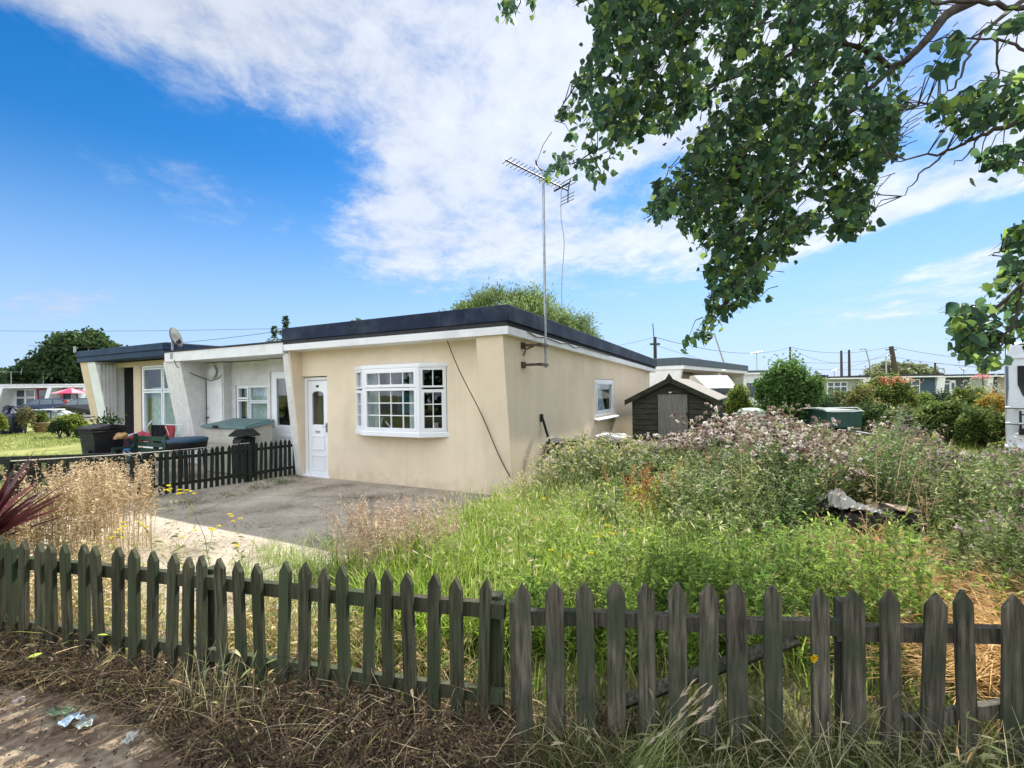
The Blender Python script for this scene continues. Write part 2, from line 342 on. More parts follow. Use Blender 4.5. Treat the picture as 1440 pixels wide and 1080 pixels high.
# ================================================================ ground
def ground_mat(name, stops, sc=1.2, bump=.6, extra=None, rough=.95, sc2=22):
    m, t, N, L = nt(name)
    o = N.new('ShaderNodeOutputMaterial'); p = N.new('ShaderNodeBsdfPrincipled'); L.new(p.outputs[0], o.inputs[0])
    p.inputs['Roughness'].default_value = rough; p.inputs['Specular IOR Level'].default_value = .15
    tc = N.new('ShaderNodeTexCoord')
    n = N.new('ShaderNodeTexNoise'); n.inputs['Scale'].default_value = sc; n.inputs['Detail'].default_value = 10; n.inputs['Roughness'].default_value = .65
    L.new(tc.outputs['Object'], n.inputs['Vector'])
    n2 = N.new('ShaderNodeTexNoise'); n2.inputs['Scale'].default_value = sc2; n2.inputs['Detail'].default_value = 6
    L.new(tc.outputs['Object'], n2.inputs['Vector'])
    ad = N.new('ShaderNodeMath'); ad.operation = 'MULTIPLY_ADD'; L.new(n2.outputs[0], ad.inputs[0]); ad.inputs[1].default_value = .45; L.new(n.outputs[0], ad.inputs[2])
    sb = N.new('ShaderNodeMath'); sb.operation = 'SUBTRACT'; L.new(ad.outputs[0], sb.inputs[0]); sb.inputs[1].default_value = .22
    r = N.new('ShaderNodeValToRGB'); L.new(sb.outputs[0], r.inputs[0]); cr = r.color_ramp
    cr.elements[0].position = stops[0][0]; cr.elements[0].color = rgba(stops[0][1]); cr.elements[1].position = stops[-1][0]; cr.elements[1].color = rgba(stops[-1][1])
    for s_ in stops[1:-1]:
        e = cr.elements.new(s_[0]); e.color = rgba(s_[1])
    out = r.outputs[0]
    if extra:
        v = N.new('ShaderNodeTexVoronoi'); v.feature = 'DISTANCE_TO_EDGE'; v.inputs['Scale'].default_value = extra
        L.new(tc.outputs['Object'], v.inputs['Vector'])
        vr = N.new('ShaderNodeValToRGB'); vr.color_ramp.elements[0].color = (.45,.45,.42,1); vr.color_ramp.elements[1].position = .02; L.new(v.outputs[0], vr.inputs[0])
        mx = N.new('ShaderNodeMixRGB'); mx.blend_type = 'MULTIPLY'; mx.inputs[0].default_value = .4; L.new(out, mx.inputs[1]); L.new(vr.outputs[0], mx.inputs[2]); out = mx.outputs[0]
    L.new(out, p.inputs['Base Color'])
    bp = N.new('ShaderNodeBump'); bp.inputs['Strength'].default_value = bump; bp.inputs['Distance'].default_value = .03
    L.new(n2.outputs[0], bp.inputs['Height']); L.new(bp.outputs[0], p.inputs['Normal'])
    return m
soil = ground_mat('garden_soil', [(.3, (.06,.05,.03)), (.5, (.13,.11,.06)), (.7, (.22,.19,.11))])
dust = ground_mat('dusty_verge', [(.3, (.07,.05,.035)), (.48, (.17,.125,.085)), (.7, (.36,.30,.22))], sc=3.5, bump=.35)
lawnm = ground_mat('lawn', [(.3, (.10,.13,.035)), (.5, (.20,.22,.07)), (.7, (.34,.32,.13))], sc=1.1)
concrete = ground_mat('concrete_slab', [(.3, (.13,.11,.085)), (.43, (.29,.25,.20)), (.7, (.48,.425,.34))], sc=1.1, bump=.4, extra=.33)
tarm = ground_mat('tarmac', [(.3, (.09,.09,.085)), (.7, (.17,.165,.155))], sc=3)
def sheet(name, pts, z, m):
    mb = MB(); mb.add([(p[0], p[1], z) for p in pts], [tuple(range(len(pts)))]); return structure(mb.build(name, m))
def grid_sheet(name, x0, x1, y0, y1, n, z, amp, m):
    xs = np.linspace(x0, x1, n); ys = np.linspace(y0, y1, n); mb = MB()
    vs = [(x, y, z+amp*(math.sin(x*3.1+y*1.7)*.5+math.sin(x*7.3-y*5.1)*.3+math.sin(y*11.7+x*2)*.2)) for y in ys for x in xs]
    mb.add(vs, [(j*n+i, j*n+i+1, (j+1)*n+i+1, (j+1)*n+i) for j in range(n-1) for i in range(n-1)], True)
    return structure(mb.build(name, m))
sheet('ground', [(-400,-60),(400,-60),(400,700),(-400,700)], -.03, lawnm)
sheet('garden_soil', [(-2.6,2.2),(14,2.0),(30,30),(8,30),(3.4,13.0),(-.1,7.3),(-1.2,6.4),(-2.1,5.2),(-2.4,4.2)], -.014, soil)
sheet('concrete_drive', [(-6.5,4.2),(-3.4,3.4),(-1.2,2.95),(-1.2,5.2),(-.2,7.5),(0.0,7.6),(-4.6,9.9),(-4.75,9.6),(-6.3,6.4)], .004, concrete)
sheet('neighbour_yard', [(-5.2,8.7),(-6.3,6.4),(-7.5,7.6),(-11.3,12.6),(-12.2,14.2),(-11.4,14.6),(-4.2,10.2)], -.006, concrete)
sheet('street', [(-60,-12),(60,-12),(60,-3),(-60,-3)], -.010, tarm)
sheet('verge', [(-9,-3),(9,-3),(9,2.05),(.1,2.25),(-3.3,3.05),(-9,4.5)], -.006, dust)
sheet('road', [(-90,38),(-20,33),(-14,42),(-90,50)], -.012, tarm)
sheet('patio', [(-24,24.5),(-19.5,21),(-16.5,23),(-20,28)], -.018, mat('pale_paving', (.5,.44,.36), .9, var=.1))
# ================================================================ houses
HROT = math.atan2(-.466, .885)
HM = Matrix.Translation((0, 7.43, 0)) @ Matrix.Rotation(HROT, 4, 'Z')
def H(s, d, z=0): return HM @ Vector((-s, -d, z))       # s metres left of the corner, d metres out from the front wall
def wall_x(mb, x0, x1, y0, y1, z0, zt, holes=()):       # wall running along x; zt number; holes (x0,x1,z0,z1)
    xs = sorted({x0, x1, *[h[0] for h in holes], *[h[1] for h in holes]})
    for a, b in zip(xs[:-1], xs[1:]):
        hh = [h for h in holes if h[0] <= a+1e-6 and h[1] >= b-1e-6]; z = z0
        for h in sorted(hh, key=lambda q: q[2]):
            if h[2] > z+1e-6: mb.box(a, b, y0, y1, z, h[2])
            z = h[3]
        if z < zt: mb.box(a, b, y0, y1, z, zt)
def wall_y(mb, x0, x1, y0, y1, z0, zf, holes=()):
    ys = sorted({y0, y1, *[h[0] for h in holes], *[h[1] for h in holes]})
    for a, b in zip(ys[:-1], ys[1:]):
        hh = [h for h in holes if h[0] <= a+1e-6 and h[1] >= b-1e-6]; z = z0
        for h in sorted(hh, key=lambda q: q[2]):
            if h[2] > z+1e-6: mb.box(x0, x1, a, b, z, h[2])
            z = h[3]
        mb.hexa([(x0,a,z),(x1,a,z),(x0,b,z),(x1,b,z),(x0,a,zf(a)),(x1,a,zf(a)),(x0,b,zf(b)),(x1,b,zf(b))])
def roof_slab(mb, x0, x1, y0, y1, b0, b1, h0, h1):      # sloping along y: bottoms b0/b1, tops h0/h1
    mb.hexa([(x0,y0,b0),(x1,y0,b0),(x0,y1,b1),(x1,y1,b1),(x0,y0,h0),(x1,y0,h0),(x0,y1,h1),(x1,y1,h1)])
def panel(mf, mg, p0, p1, z0, z1, sashes, th=.06, fw=.055, mull=()):
    """window panel from p0 to p1 (plan), frame into mf, glass into mg. sashes: (u0,u1,v0,v1,cols,rows,fw) fractions"""
    p0 = Vector((p0[0], p0[1], 0)); p1 = Vector((p1[0], p1[1], 0)); d = p1-p0; Lh = d.length; d.normalize(); n = Vector((-d.y, d.x, 0))
    def bar(u0, u1, w0, w1, t, o=0.0, m=mf):
        M = Matrix(((d.x, n.x, 0, p0.x), (d.y, n.y, 0, p0.y), (0, 0, 1, 0), (0, 0, 0, 1)))
        m.box(u0, u1, -t/2+o, t/2+o, w0, w1, M)
    Ht = z1-z0
    bar(0, Lh, z0, z0+fw, th); bar(0, Lh, z1-fw, z1, th); bar(0, fw, z0+fw, z1-fw, th); bar(Lh-fw, Lh, z0+fw, z1-fw, th)
    for (u0, u1, v0, v1, c, r, f) in sashes:
        a, b, e, g = u0*Lh, u1*Lh, z0+v0*Ht, z0+v1*Ht; t2 = th+.012
        bar(a, b, e, e+f, t2); bar(a, b, g-f, g, t2); bar(a, a+f, e+f, g-f, t2); bar(b-f, b, e+f, g-f, t2)
        ga, gb, ge, gg = a+f, b-f, e+f, g-f
        bar(ga, gb, ge, gg, .006, 0, mg)
        for i in range(1, c): u = ga+(gb-ga)*i/c; bar(u-.008, u+.008, ge, gg, .022)
        for i in range(1, r): z = ge+(gg-ge)*i/r; bar(ga, gb, z-.008, z+.008, .018)
def folds(x0, x1, y, z0, z1, amp=.03, wl=.09, taper=0.0, n=40):
    mb = MB(); vs = []
    for j, z in enumerate((z0, z1)):
        for i in range(n+1):
            u = i/n; xx = x0+(x1-x0)*u*(1-taper*(1-j)) if taper >= 0 else x0+(x1-x0)*u*(1+taper*j)
            vs.append((xx, y+amp*math.sin(2*PI*u*abs(x1-x0)/wl), z))
    mb.add(vs, [(i, i+1, n+2+i, n+1+i) for i in range(n)], True); return mb
# ---------------- the cream bungalow
hA = empty('bungalow', (0, 7.43, 0), HROT, 'cream rendered flat roofed end bungalow with white bow window and navy roof trim', 'bungalow')
topz = lambda y: 2.60-.028*y
m = MB()
m.box(-4.02, -.47, 0, .2, -.02, .96); m.box(-4.02, -3.24, 0, .2, .96, 2.05); m.box(-1.22, -.47, 0, .2, .96, 2.05); m.box(-4.78, -.47, 0, .2, 2.05, 2.55)
m.box(-4.78, -4.02, 0, .2, 1.975, 2.05)
wall_y(m, -.2, 0, .32, 9.9, -.02, lambda y: topz(y)-.05, holes=[(4.05, 5.62, 1.0, 1.88)])
m.build('wall', cream, hA)
m = MB(); m.box(-4.75, -.2, 9.7, 9.9, -.02, 2.26); m.build('back_wall', cream, hA)
m = MB(); m.box(-4.9, -4.78, .36, 9.9, -.02, 2.26); m.build('party_wall', cream, hA)
m = MB(); m.prism([(.0,-.02),(-.28,2.5),(.32,2.5),(.32,-.02)], 'x', -.47, 0.003); m.build('pilaster', cream, hA, .008)
m = MB(); m.prism([(-.012,-.02),(-.28,2.5),(.36,2.5),(.36,-.02)], 'x', -4.76, -4.73); m.build('pilaster', beige_paint if False else cream, hA)
m = MB()
roof_slab(m, -4.86, .14, -.34, 10.42, 2.665, 2.365, 2.91, 2.62); m.build('roof', navy_roof, hA, .01)
m = MB(); roof_slab(m, -4.84, .10, -.32, 10.40, 2.595, 2.295, 2.662, 2.362); m.build('roof_strip', dark_strip, hA)
m = MB(); roof_slab(m, -4.82, .12, -.335, 10.41, 2.475, 2.18, 2.592, 2.292); m.build('fascia', white_trim, hA)
m = MB(); roof_slab(m, -4.80, .06, -.28, 10.3, 2.912, 2.615, 2.918, 2.622); m.build('roof_felt', roof_top, hA)
m = MB(); m.lathe([(.05,2.86),(.05,3.0),(.07,3.01),(.07,3.04),(0,3.05)], (-4.35, .9, 0), 10); m.build('vent_pipe', black_plastic, hA)
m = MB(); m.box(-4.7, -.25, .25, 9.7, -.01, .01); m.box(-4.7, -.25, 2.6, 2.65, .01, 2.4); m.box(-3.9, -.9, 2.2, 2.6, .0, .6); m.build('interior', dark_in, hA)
# front door
d = MB(); d.box(-4.73, -4.665, .06, .16, 0, 1.96); d.box(-4.09, -4.02, .06, .16, 0, 1.96); d.box(-4.665, -4.09, .06, .16, 1.9, 1.96); d.box(-4.76, -3.96, -.03, .18, -.01, .035)
fr = d.build('door_frame', white_pvc, hA, .006)
d = MB(); x0, x1 = -4.66, -4.095
wall_x(d, x0, x1, .09, .135, .04, 1.895, holes=[(-4.55, -4.225, 1.02, 1.68)])
d.prism([(-4.55,1.68),(-4.55,1.62),(-4.52,1.655),(-4.47,1.675),(-4.42,1.68)], 'y', .092, .133)
d.prism([(-4.225,1.68),(-4.35,1.68),(-4.31,1.675),(-4.255,1.655),(-4.225,1.62)], 'y', .092, .133)
for (a, b, z0, z1) in ((-4.56, -4.2, .12, .42), (-4.56, -4.2, .52, .80)):
    d.box(a, b, .078, .09, z0, z0+.02); d.box(a, b, .078, .09, z1-.02, z1); d.box(a, a+.02, .078, .09, z0, z1); d.box(b-.02, b, .078, .09, z0, z1)
door = d.build('door', white_pvc, hA, .003)
d = MB(); d.box(-4.55, -4.225, .108, .114, 1.02, 1.68); d.build('glass', glass, door)
d = MB(); d.box(-4.45, -4.33, .078, .09, .86, .9); d.build('letter_plate', steel, door)
d = MB(); d.box(-4.135, -4.115, .05, .09, .88, 1.06); d.tube([(-4.125,.05,.99),(-4.125,.03,.99),(-4.21,.03,.985)], .008); d.build('handle', steel, door)
d = MB(); d.box(-4.425, -4.355, .083, .09, 1.755, 1.80); pl = d.build('number_plate', black_metal, door); d = MB(); d.box(-4.412, -4.368, .080, .083, 1.77, 1.785); d.build('plate_face', white_trim, pl) if False else None
# bow window
f, g = MB(), MB()
P = [(-3.24, .02), (-2.84, -.21), (-1.62, -.21), (-1.24, .02)]
z0, z1 = .965, 2.05
panel(f, g, P[1], P[2], z0, z1, [(.03,.97,.70,.975,4,1,.05), (.03,.97,.02,.69,4,3,.045)], .07, .05)
panel(f, g, P[2], P[3], z0, z1, [(.06,.94,.69,.985,2,1,.03), (.06,.94,.02,.66,2,3,.05)], .07, .045)
panel(f, g, P[0], P[1], z0, z1, [(.06,.94,.69,.985,2,1,.03), (.06,.94,.02,.66,2,3,.05)], .07, .045)
for p in (P[1], P[2]): f.tube([(p[0], p[1], z0), (p[0], p[1], z1)], .045, 8)
bw = f.build('bow_window', white_pvc, hA); g.build('glass', glass, bw)
pl = [(-3.30,.0),(-2.87,-.27),(-1.59,-.27),(-1.18,.0),(-1.18,.15),(-3.30,.15)]
s_ = MB(); s_.prism(pl, 'z', .885, .965); s_.build('sill', white_pvc, bw, .008)
s_ = MB(); s_.prism([(x*1.0, y+.02 if y < 0 else y) for x, y in pl], 'z', 2.05, 2.115); s_.build('head_board', white_pvc, bw, .008)
o = folds(-1.95, -1.62, -.07, .98, 2.02, .02, .07).build('curtain', net, bw)
o = folds(-2.82, -2.66, -.06, .98, 2.02, .02, .07).build('curtain', net, bw)
o = folds(-3.2, -2.9, .12, .98, 2.0, .02, .07).build('curtain', net, bw)
m = MB(); m.box(-2.72, -2.3, .5, .56, 1.25, 1.62); tag(m.build('wall_picture', mat('teal_cloth', (.03,.16,.22), .8), None), 'teal framed picture seen inside the bow window', 'picture'); bpy.data.objects['wall_picture'].matrix_world = HM.copy()
# plant and ornaments on the window board
def small_thing(name, mb, mt, label, cat, mw=HM, bevel=0, group=None):
    o = mb.build(name, mt, None, bevel); o.matrix_world = mw.copy(); tag(o, label, cat, group); return o
m = MB(); m.box(-1.62,-1.3,.16,.30,.94,.965); m.box(-2.8,-1.62,-.15,.30,.935,.966); m.build('window_board', white_pvc, bw)
m = MB(); m.lathe([(.0,0),(.045,0),(.06,.05),(.035,.12),(.05,.15),(.0,.15)], (-1.45,.0,.968), 12); small_thing('vase', m, mat('pink_glaze', (.6,.45,.38), .4), 'small pale vase standing inside the bow window', 'vase')
m = MB(); m.tube([(-2.7,.0,.97),(-2.66,.0,1.1),(-2.62,0,1.2)], .012); m.tube([(-2.55,.0,1.12),(-2.45,0,1.02),(-2.38,0,.97)], .012); m.box(-2.72,-2.5,-.03,.03,.967,.98); small_thing('ornament', m, net, 'white spindly ornament on the board inside the bow window', 'ornament')
# side window
f, g = MB(), MB()
panel(f, g, (-.04, 4.06), (-.04, 5.61), 1.01, 1.87, [(.07,.93,.07,.95,1,1,.07)], .07, .07)
sw = f.build('window', white_pvc, hA); g.build('glass', glass, sw)
m = MB(); m.hexa([(-.06,3.98,.95),(.10,3.98,.915),(-.06,5.72,.95),(.10,5.72,.915),(-.06,3.98,.985),(.10,3.98,.955),(-.06,5.72,.985),(.10,5.72,.955)]); m.build('sill', white_trim, sw, .01)
m = MB(); nF = 30
vs = []
for z, yb in ((1.06, 5.0), (1.82, 4.75)):
    for i in range(nF+1):
        u = i/nF; vs.append((-.11+.02*math.sin(u*PI*9), 4.18+(yb+.25-4.2)*u*(1 if z < 1.5 else .6), z))
m.add(vs, [(i, i+1, nF+2+i, nF+1+i) for i in range(nF)], True); m.build('curtain', curtain_blue, sw)
m = MB()
for i in range(5): m.box(-.30, -.27, 4.6, 5.5, 1.1+i*.15, 1.13+i*.15)
m.box(-.5,-.46,5.42,5.46,1.0,1.85); m.build('shelf_rack', net, sw)
# cable hanging down the front, thin black
pts = []
for i in range(25):
    t = i/24; x = -.98+(-.01+.98)*t + .0; z = 2.44-(2.44-.32)*t - .05*math.sin(PI*t)
    yy = -.28*(max(z,0)/2.5)-.018
    pts.append((x-.02*math.sin(t*9), yy-.01, z))
m = MB(); m.tube(pts, .0075, 6); small_thing('cable', m, black_plastic, 'loose black cable hanging diagonally across the cream front wall', 'cable')
# cable clipped under the navy trim along the side
m = MB(); m.tube([(.135, .3+i*.35, 2.58-.028*(.3+i*.35)-(.05*math.sin(i*1.3)**2 if i < 7 else 0)) for i in range(14)], .009, 5); m.build('trim_cable', black_plastic, hA)
# black pole leaning on the side wall
m = MB(); m.tube([(.34, 1.15, 0), (.03, 1.02, 1.22)], [.022, .022], 8); m.tube([(.036, 1.025, 1.10), (.03, 1.02, 1.23)], .032, 8)
small_thing('pole', m, black_plastic, 'black pole leaning against the cream side wall by the corner', 'pole')
# ---------------- aerial mast on the side wall
ae = empty('tv_aerial', (0, 7.43, 0), HROT, 'tall silver mast with a slanting long tv aerial on the side of the cream bungalow', 'tv aerial')
my = .62
m = MB(); m.tube([(.30, my, 2.0), (.30, my, 5.22)], .021, 10); m.build('mast', steel, ae)
for z in (2.36, 2.05):
    m = MB(); m.box(0, .34, my-.26 if z > 2.2 else my-.26, my-.22, z-.02, z+.02); m.box(.28, .33, my-.26, my+.04, z-.022, z+.022); m.box(0, .03, my-.30, my-.18, z-.05, z+.05)
    if z > 2.2: m.tube([(.02, my-.24, z-.16), (.06, my-.24, z-.06), (.2, my-.24, z-.02)], .014, 6)
    m.build('bracket', rust_metal, ae)
# boom in world axes: goes from far-left-up to right-down
HI = HM.inverted()
def hl(v): return HI @ Vector(v)
mt_ = HM @ Vector((.30, my, 5.22)); Zm = mt_.y
A = W(711, 225, Zm-.55); B = W(799, 268, Zm+.15)
m = MB(); m.tube([hl(A), hl(B)], .013, 6); m.tube([hl(mt_+Vector((-.12,-.05,.12))), hl(mt_+Vector((-.10,-.05,.02))), hl(mt_+Vector((0,0,-.03))), hl(mt_+Vector((.18,.02,-.03))), hl(mt_+Vector((.22,.02,.10)))], .014, 6); m.build('boom', black_metal, ae)
dB = (B-A); side_ = dB.cross(Vector((0,0,1))).normalized(); upv = side_.cross(dB).normalized()
m = MB()
for i in range(15):
    t = .02+i*.058; c = A+dB*t; m.tube([hl(c-side_*.13), hl(c+side_*.13)], .005, 5)
m.build('director', black_metal, ae)
m = MB()
for sgn in (-1, 1):
    e = B+upv*.20*sgn+dB.normalized()*.02; m.tube([hl(B), hl(e)], .010, 5)
    for k in (.08, .14, .20): c = B+upv*k*sgn; m.tube([hl(c-side_*.17), hl(c+side_*.17)], .006, 5)
m.tube([hl(B-dB*.12-side_*.18), hl(B-dB*.12+side_*.18)], .016, 6); m.build('reflector', black_metal, ae)
m = MB(); c0 = B-dB*.12
pp = [c0+Vector((.0, .0, -.03)), c0+Vector((-.01,0,-.5)), c0+Vector((.035,0,-.9)), c0+Vector((-.01,0,-1.5)), c0+Vector((-.02,0,-1.95))]
cpts = []
for i in range(len(pp)-1):
    for k in range(5):
        t = k/5; p_1 = pp[max(i-1,0)]; p_2 = pp[i]; p_3 = pp[i+1]; p_4 = pp[min(i+2,len(pp)-1)]
        cpts.append(.5*((2*p_2)+(p_3-p_1)*t+(2*p_1-5*p_2+4*p_3-p_4)*t*t+(3*p_2-3*p_3+p_4-p_1)*t**3))
cpts.append(pp[-1]); m.tube([hl(c) for c in cpts], .006, 5); m.build('lead', mat('grey_lead', (.35,.35,.36), .6), ae)
# ---------------- middle white bungalow
hB = empty('bungalow', (0, 7.43, 0), HROT, 'white bungalow with recessed porch and a green lidded box in front', 'bungalow')
m = MB(); bx0, bx1 = -8.5, -4.94
wall_x(m, -7.82, -6.3, .50, .65, -.02, 2.4, holes=[(-7.66, -6.42, 1.0, 1.85)])
m.box(-8.5, -7.82, .32, .5, -.02, 2.4)
wall_x(m, -6.3, -4.93, .35, .5, -.02, 2.4, holes=[(-6.2, -5.1, 0, 2.12)])
m.build('wall', white_render, hB); m = MB(); m.box(-8.5,-4.93,8.8,9,-.02,2.3); m.build('back_wall', white_render, hB)
m = MB(); m.prism([(-.012,-.02),(-.28,2.42),(.5,2.42),(.5,-.02)], 'x', -4.93, -4.765); m.build('fin_wall', white_render, hB, .008)
m = MB(); m.prism([(.16,-.02),(-.28,2.42),(.6,2.42),(.6,-.02)], 'x', -9.2, -8.5); m.build('fin_wall', white_render, hB, .008)
m = MB(); m.box(-9.05, -4.865, -.32, 9.2, 2.42, 2.64); m.build('fascia', white_trim, hB, .005)
m = MB(); m.box(-9.06, -4.87, -.34, 9.2, 2.643, 2.675); m.build('roof', dark_strip, hB)
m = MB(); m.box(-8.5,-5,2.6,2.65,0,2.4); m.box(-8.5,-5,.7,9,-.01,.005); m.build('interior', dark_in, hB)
f, g = MB(), MB()
panel(f, g, (-7.65, .56), (-6.43, .56), 1.0, 1.85, [(.03,.36,.62,.96,1,1,.04),(.03,.36,.04,.60,1,1,.035),(.40,.97,.56,.96,1,1,.025),(.40,.97,.04,.54,1,1,.03)], .07, .04)
w = f.build('window', white_pvc, hB); g.build('glass', glass, w); folds(-7.62, -6.46, .72, 1.03, 1.82, .02, .05).build('net_curtain', curtain_blue, w)
d = MB(); wall_x(d, -6.2, -5.1, .38, .44, .01, 2.12, holes=[(-6.02, -5.38, .96, 1.97)]); d.box(-5.9,-5.5,.365,.38,.70,.75)
dr = d.build('door', white_pvc, hB, .004); d = MB(); d.box(-6.02,-5.38,.405,.412,.96,1.97); d.build('glass', glass, dr); d = MB(); d.box(-6.13,-6.10,.34,.38,.90,1.08); d.build('handle', steel, dr)
d = MB(); d.box(-8.46, -7.86, .30, .318, .02, 2.0); dd = d.build('cupboard_door', white_trim, hB, .004); d = MB(); d.box(-8.47,-8.38,.27,.30,1.08,1.11); d.box(-8.475,-8.46,.29,.30,.02,2.0); d.box(-8.42,-8.40,.29,.30,1.3,1.33); d.build('latch', black_metal, dd)
m = MB(); m.lathe([(.0,0),(.12,.0),(.15,.02),(.15,.05),(.0,.05)], (0,0,0), 24); o = m.build('wall_disc', white_trim, hB); o.location = (-8.18, .30, 2.18); o.rotation_euler = (R(90), 0, 0)
m = MB(); m.lathe([(.0,-.09),(.05,-.08),(.055,0),(.05,.06),(.0,.08)], (-5.12,.26,2.26), 10); m.box(-5.14,-5.10,.26,.36,2.24,2.27); small_thing('wall_lamp', m, black_metal, 'small black lamp fixed above the white front door', 'wall lamp')
m = MB(); m.tube([(-8.62,-.33,2.45),(-8.58,-.30,2.3),(-8.48,.02,2.12),(-8.44,.28,2.02),(-8.3,.29,1.97),(-8.0,.29,2.01),(-7.85,.29,2.1)], .010, 6); small_thing('cable', m, mat('grey_cable',(.12,.12,.12),.7), 'grey cable looping down from the satellite dish to the white wall', 'cable')
# satellite dish
sd_ = empty('satellite_dish', H(8.75, .30, 2.5), HROT, 'grey satellite dish on a short pole at the edge of the white roof', 'satellite dish')
m = MB(); m.tube([(0,0,0),(0,0,.50)], .022, 8); m.box(-.06,.06,-.02,.03,-.02,.12); m.tube([(0,0,.44),(.12,-.02,.46)], .022, 8); m.build('bracket', steel, sd_)
m = MB(); prof = [(r, .28*r*r*2.2) for r in (0,.06,.12,.18,.23,.26)]+[(.26,.045),(.0,-.02)]
m.lathe(prof, (0,0,0), 24); o = m.build('dish', mat('grey_dish', (.07,.08,.08), .7), sd_); o.location = (.13,-.02,.46); o.rotation_euler = (0, R(74), R(26)); o.scale = (.95,.75,1)
m = MB(); m.tube([(.17,-.02,.26),(.44,-.10,.33)], .010, 6); m.build('arm', black_metal, sd_)
m = MB(); m.box(.41,.50,-.13,-.07,.31,.37); m.tube([(.46,-.1,.37),(.50,-.1,.41)], .018, 6); m.build('receiver', black_plastic, sd_)
# ---------------- far-left bungalow of the terrace
hC = empty('bungalow', (0, 7.43, 0), HROT, 'bungalow with slate blue roof trim, open dark doorway and full height curtained window', 'bungalow')
m = MB()
m.box(-11.62,-11.25,.2,.35,-.02,2.55); m.box(-12.56,-11.62,.2,.35,2.42,2.55); m.box(-11.25,-9.2,.2,.35,2.43,2.55); m.box(-11.62,-11.5,.36,2.0,-.02,2.55); m.build('wall', beige_paint, hC); m = MB(); m.box(-13.4,-9.2,8.8,9,-.02,2.5); m.build('back_wall', beige_paint, hC)
m = MB()
m.prism([(.13,0),(-.262,2.5),(.20,2.5),(.20,0)], 'x', -12.549, -12.535)
for i in range(5): m.hexa([(-12.536,-.2+i*.085,max(.0,(.13-(-.2+i*.085))/.392*2.5)),(-12.512,-.2+i*.085,max(.0,(.13-(-.2+i*.085))/.392*2.5)),(-12.536,-.145+i*.085,max(.0,(.13-(-.145+i*.085))/.392*2.5)),(-12.512,-.145+i*.085,max(.0,(.13-(-.145+i*.085))/.392*2.5)),(-12.536,-.2+i*.085,2.5),(-12.512,-.2+i*.085,2.5),(-12.536,-.145+i*.085,2.5),(-12.512,-.145+i*.085,2.5)])
m.build('cladding', white_trim, hC)
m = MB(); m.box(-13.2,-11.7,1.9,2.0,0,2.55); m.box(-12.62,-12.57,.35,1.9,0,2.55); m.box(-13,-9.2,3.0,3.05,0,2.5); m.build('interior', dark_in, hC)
m = MB(); m.prism([(.12,-.02),(-.28,2.58),(.4,2.58),(.4,-.02)], 'x', -13.4, -13.0); m.build('fin_wall', beige_paint, hC, .008)
m = MB(); m.prism([(.13,-.02),(-.275,2.57),(.4,2.57),(.4,-.02)], 'x', -13.0, -12.55); m.build('fin_wall', white_trim, hC, .008)
m = MB(); m.box(-13.4,-13.25,.4,8.8,-.02,2.5); m.build('side_wall', beige_paint, hC)
m = MB(); m.box(-13.45,-9.04,-.36,9.2,2.72,2.88); m.box(-13.43,-9.06,-.33,9.2,2.58,2.717); m.build('roof', blue_fascia, hC, .006)
m = MB(); m.box(-13.3,-9.1,-.25,9.1,2.881,2.9); m.build('roof_felt', roof_top, hC)
f, g = MB(), MB()
panel(f, g, (-11.22, .25), (-9.22, .25), .25, 2.42, [(.03,.49,.70,.97,1,1,.04),(.51,.97,.70,.97,1,1,.04),(.03,.49,.03,.69,1,1,.04),(.51,.97,.03,.69,1,1,.04)], .07, .05)
w = f.build('window', white_pvc, hC); g.build('glass', glass, w); folds(-11.15, -9.3, .40, .28, 1.85, .03, .1).build('curtain', curtain_blue, w)
m = MB(); m.box(-11.25,-9.2,.2,.35,-.02,.25); m.build('plinth', beige_paint, hC)
m = MB(); m.tube([(-13.42,-.38,2.85),(-13.42,-.38,3.02)], .03, 8); m.build('vent_pipe', steel, hC)
# ================================================================ picket fences
def picket(mb, w, h, t=.020, tip=.055, z0=0.0, k=0):
    mb.prism([(-w/2,z0),(w/2,z0),(w/2,h-tip),(random.uniform(-.004,.004),h),(-w/2,h-tip)], 'y', -t/2, t/2)
def fence_line(name, A, B, xs_tops, wmean, mt, label, rails, posts, hdef=.75, pt=.020, rail_h=(.575,.64), lean=.02, z0=0.02, cat='picket fence'):
    """A,B plan ends; xs_tops: list of (t along 0..1, height)"""
    A = Vector((A[0], A[1], 0)); B = Vector((B[0], B[1], 0)); d = (B-A); Ln = d.length; rz = math.atan2(d.y, d.x)
    e = empty(name, A, rz, label, cat)
    for (t, h) in xs_tops:
        mb = MB(); picket(mb, wmean*random.uniform(.9, 1.08), h, pt, z0=z0)
        o = mb.build('picket', mt, e, .0025); o.location = (t*Ln, -.045+random.uniform(-.004,.004), 0)
        o.rotation_euler = (random.uniform(-.03,.03), random.uniform(-lean, lean)+(.02 if random.random() > .8 else 0), random.uniform(-.10,.10))
    for (a, b, za, zb, hh, dp) in rails:
        mb = MB(); n = 8; vs = []
        for i in range(n+1):
            u = i/n; x = (a+(b-a)*u)*Ln; z = za+(zb-za)*u+.006*math.sin(u*7+a*9)
            y = -.030+.003*math.sin(u*5)
            vs += [(x, y, z-hh/2), (x, y+dp, z-hh/2), (x, y+dp, z+hh/2), (x, y, z+hh/2)]
        fs = [(i*4+k, i*4+(k+1)%4, i*4+4+(k+1)%4, i*4+4+k) for i in range(n) for k in range(4)]+[(3,2,1,0),(n*4,n*4+1,n*4+2,n*4+3)]
        mb.add(vs, fs); mb.build('rail', mt, e)
    for (t, h, s_) in posts:
        mb = MB(); mb.box(t*Ln-s_/2, t*Ln+s_/2, .012, .012+s_, -.05, h); mb.build('post', mt, e, .004)
    return e, Ln
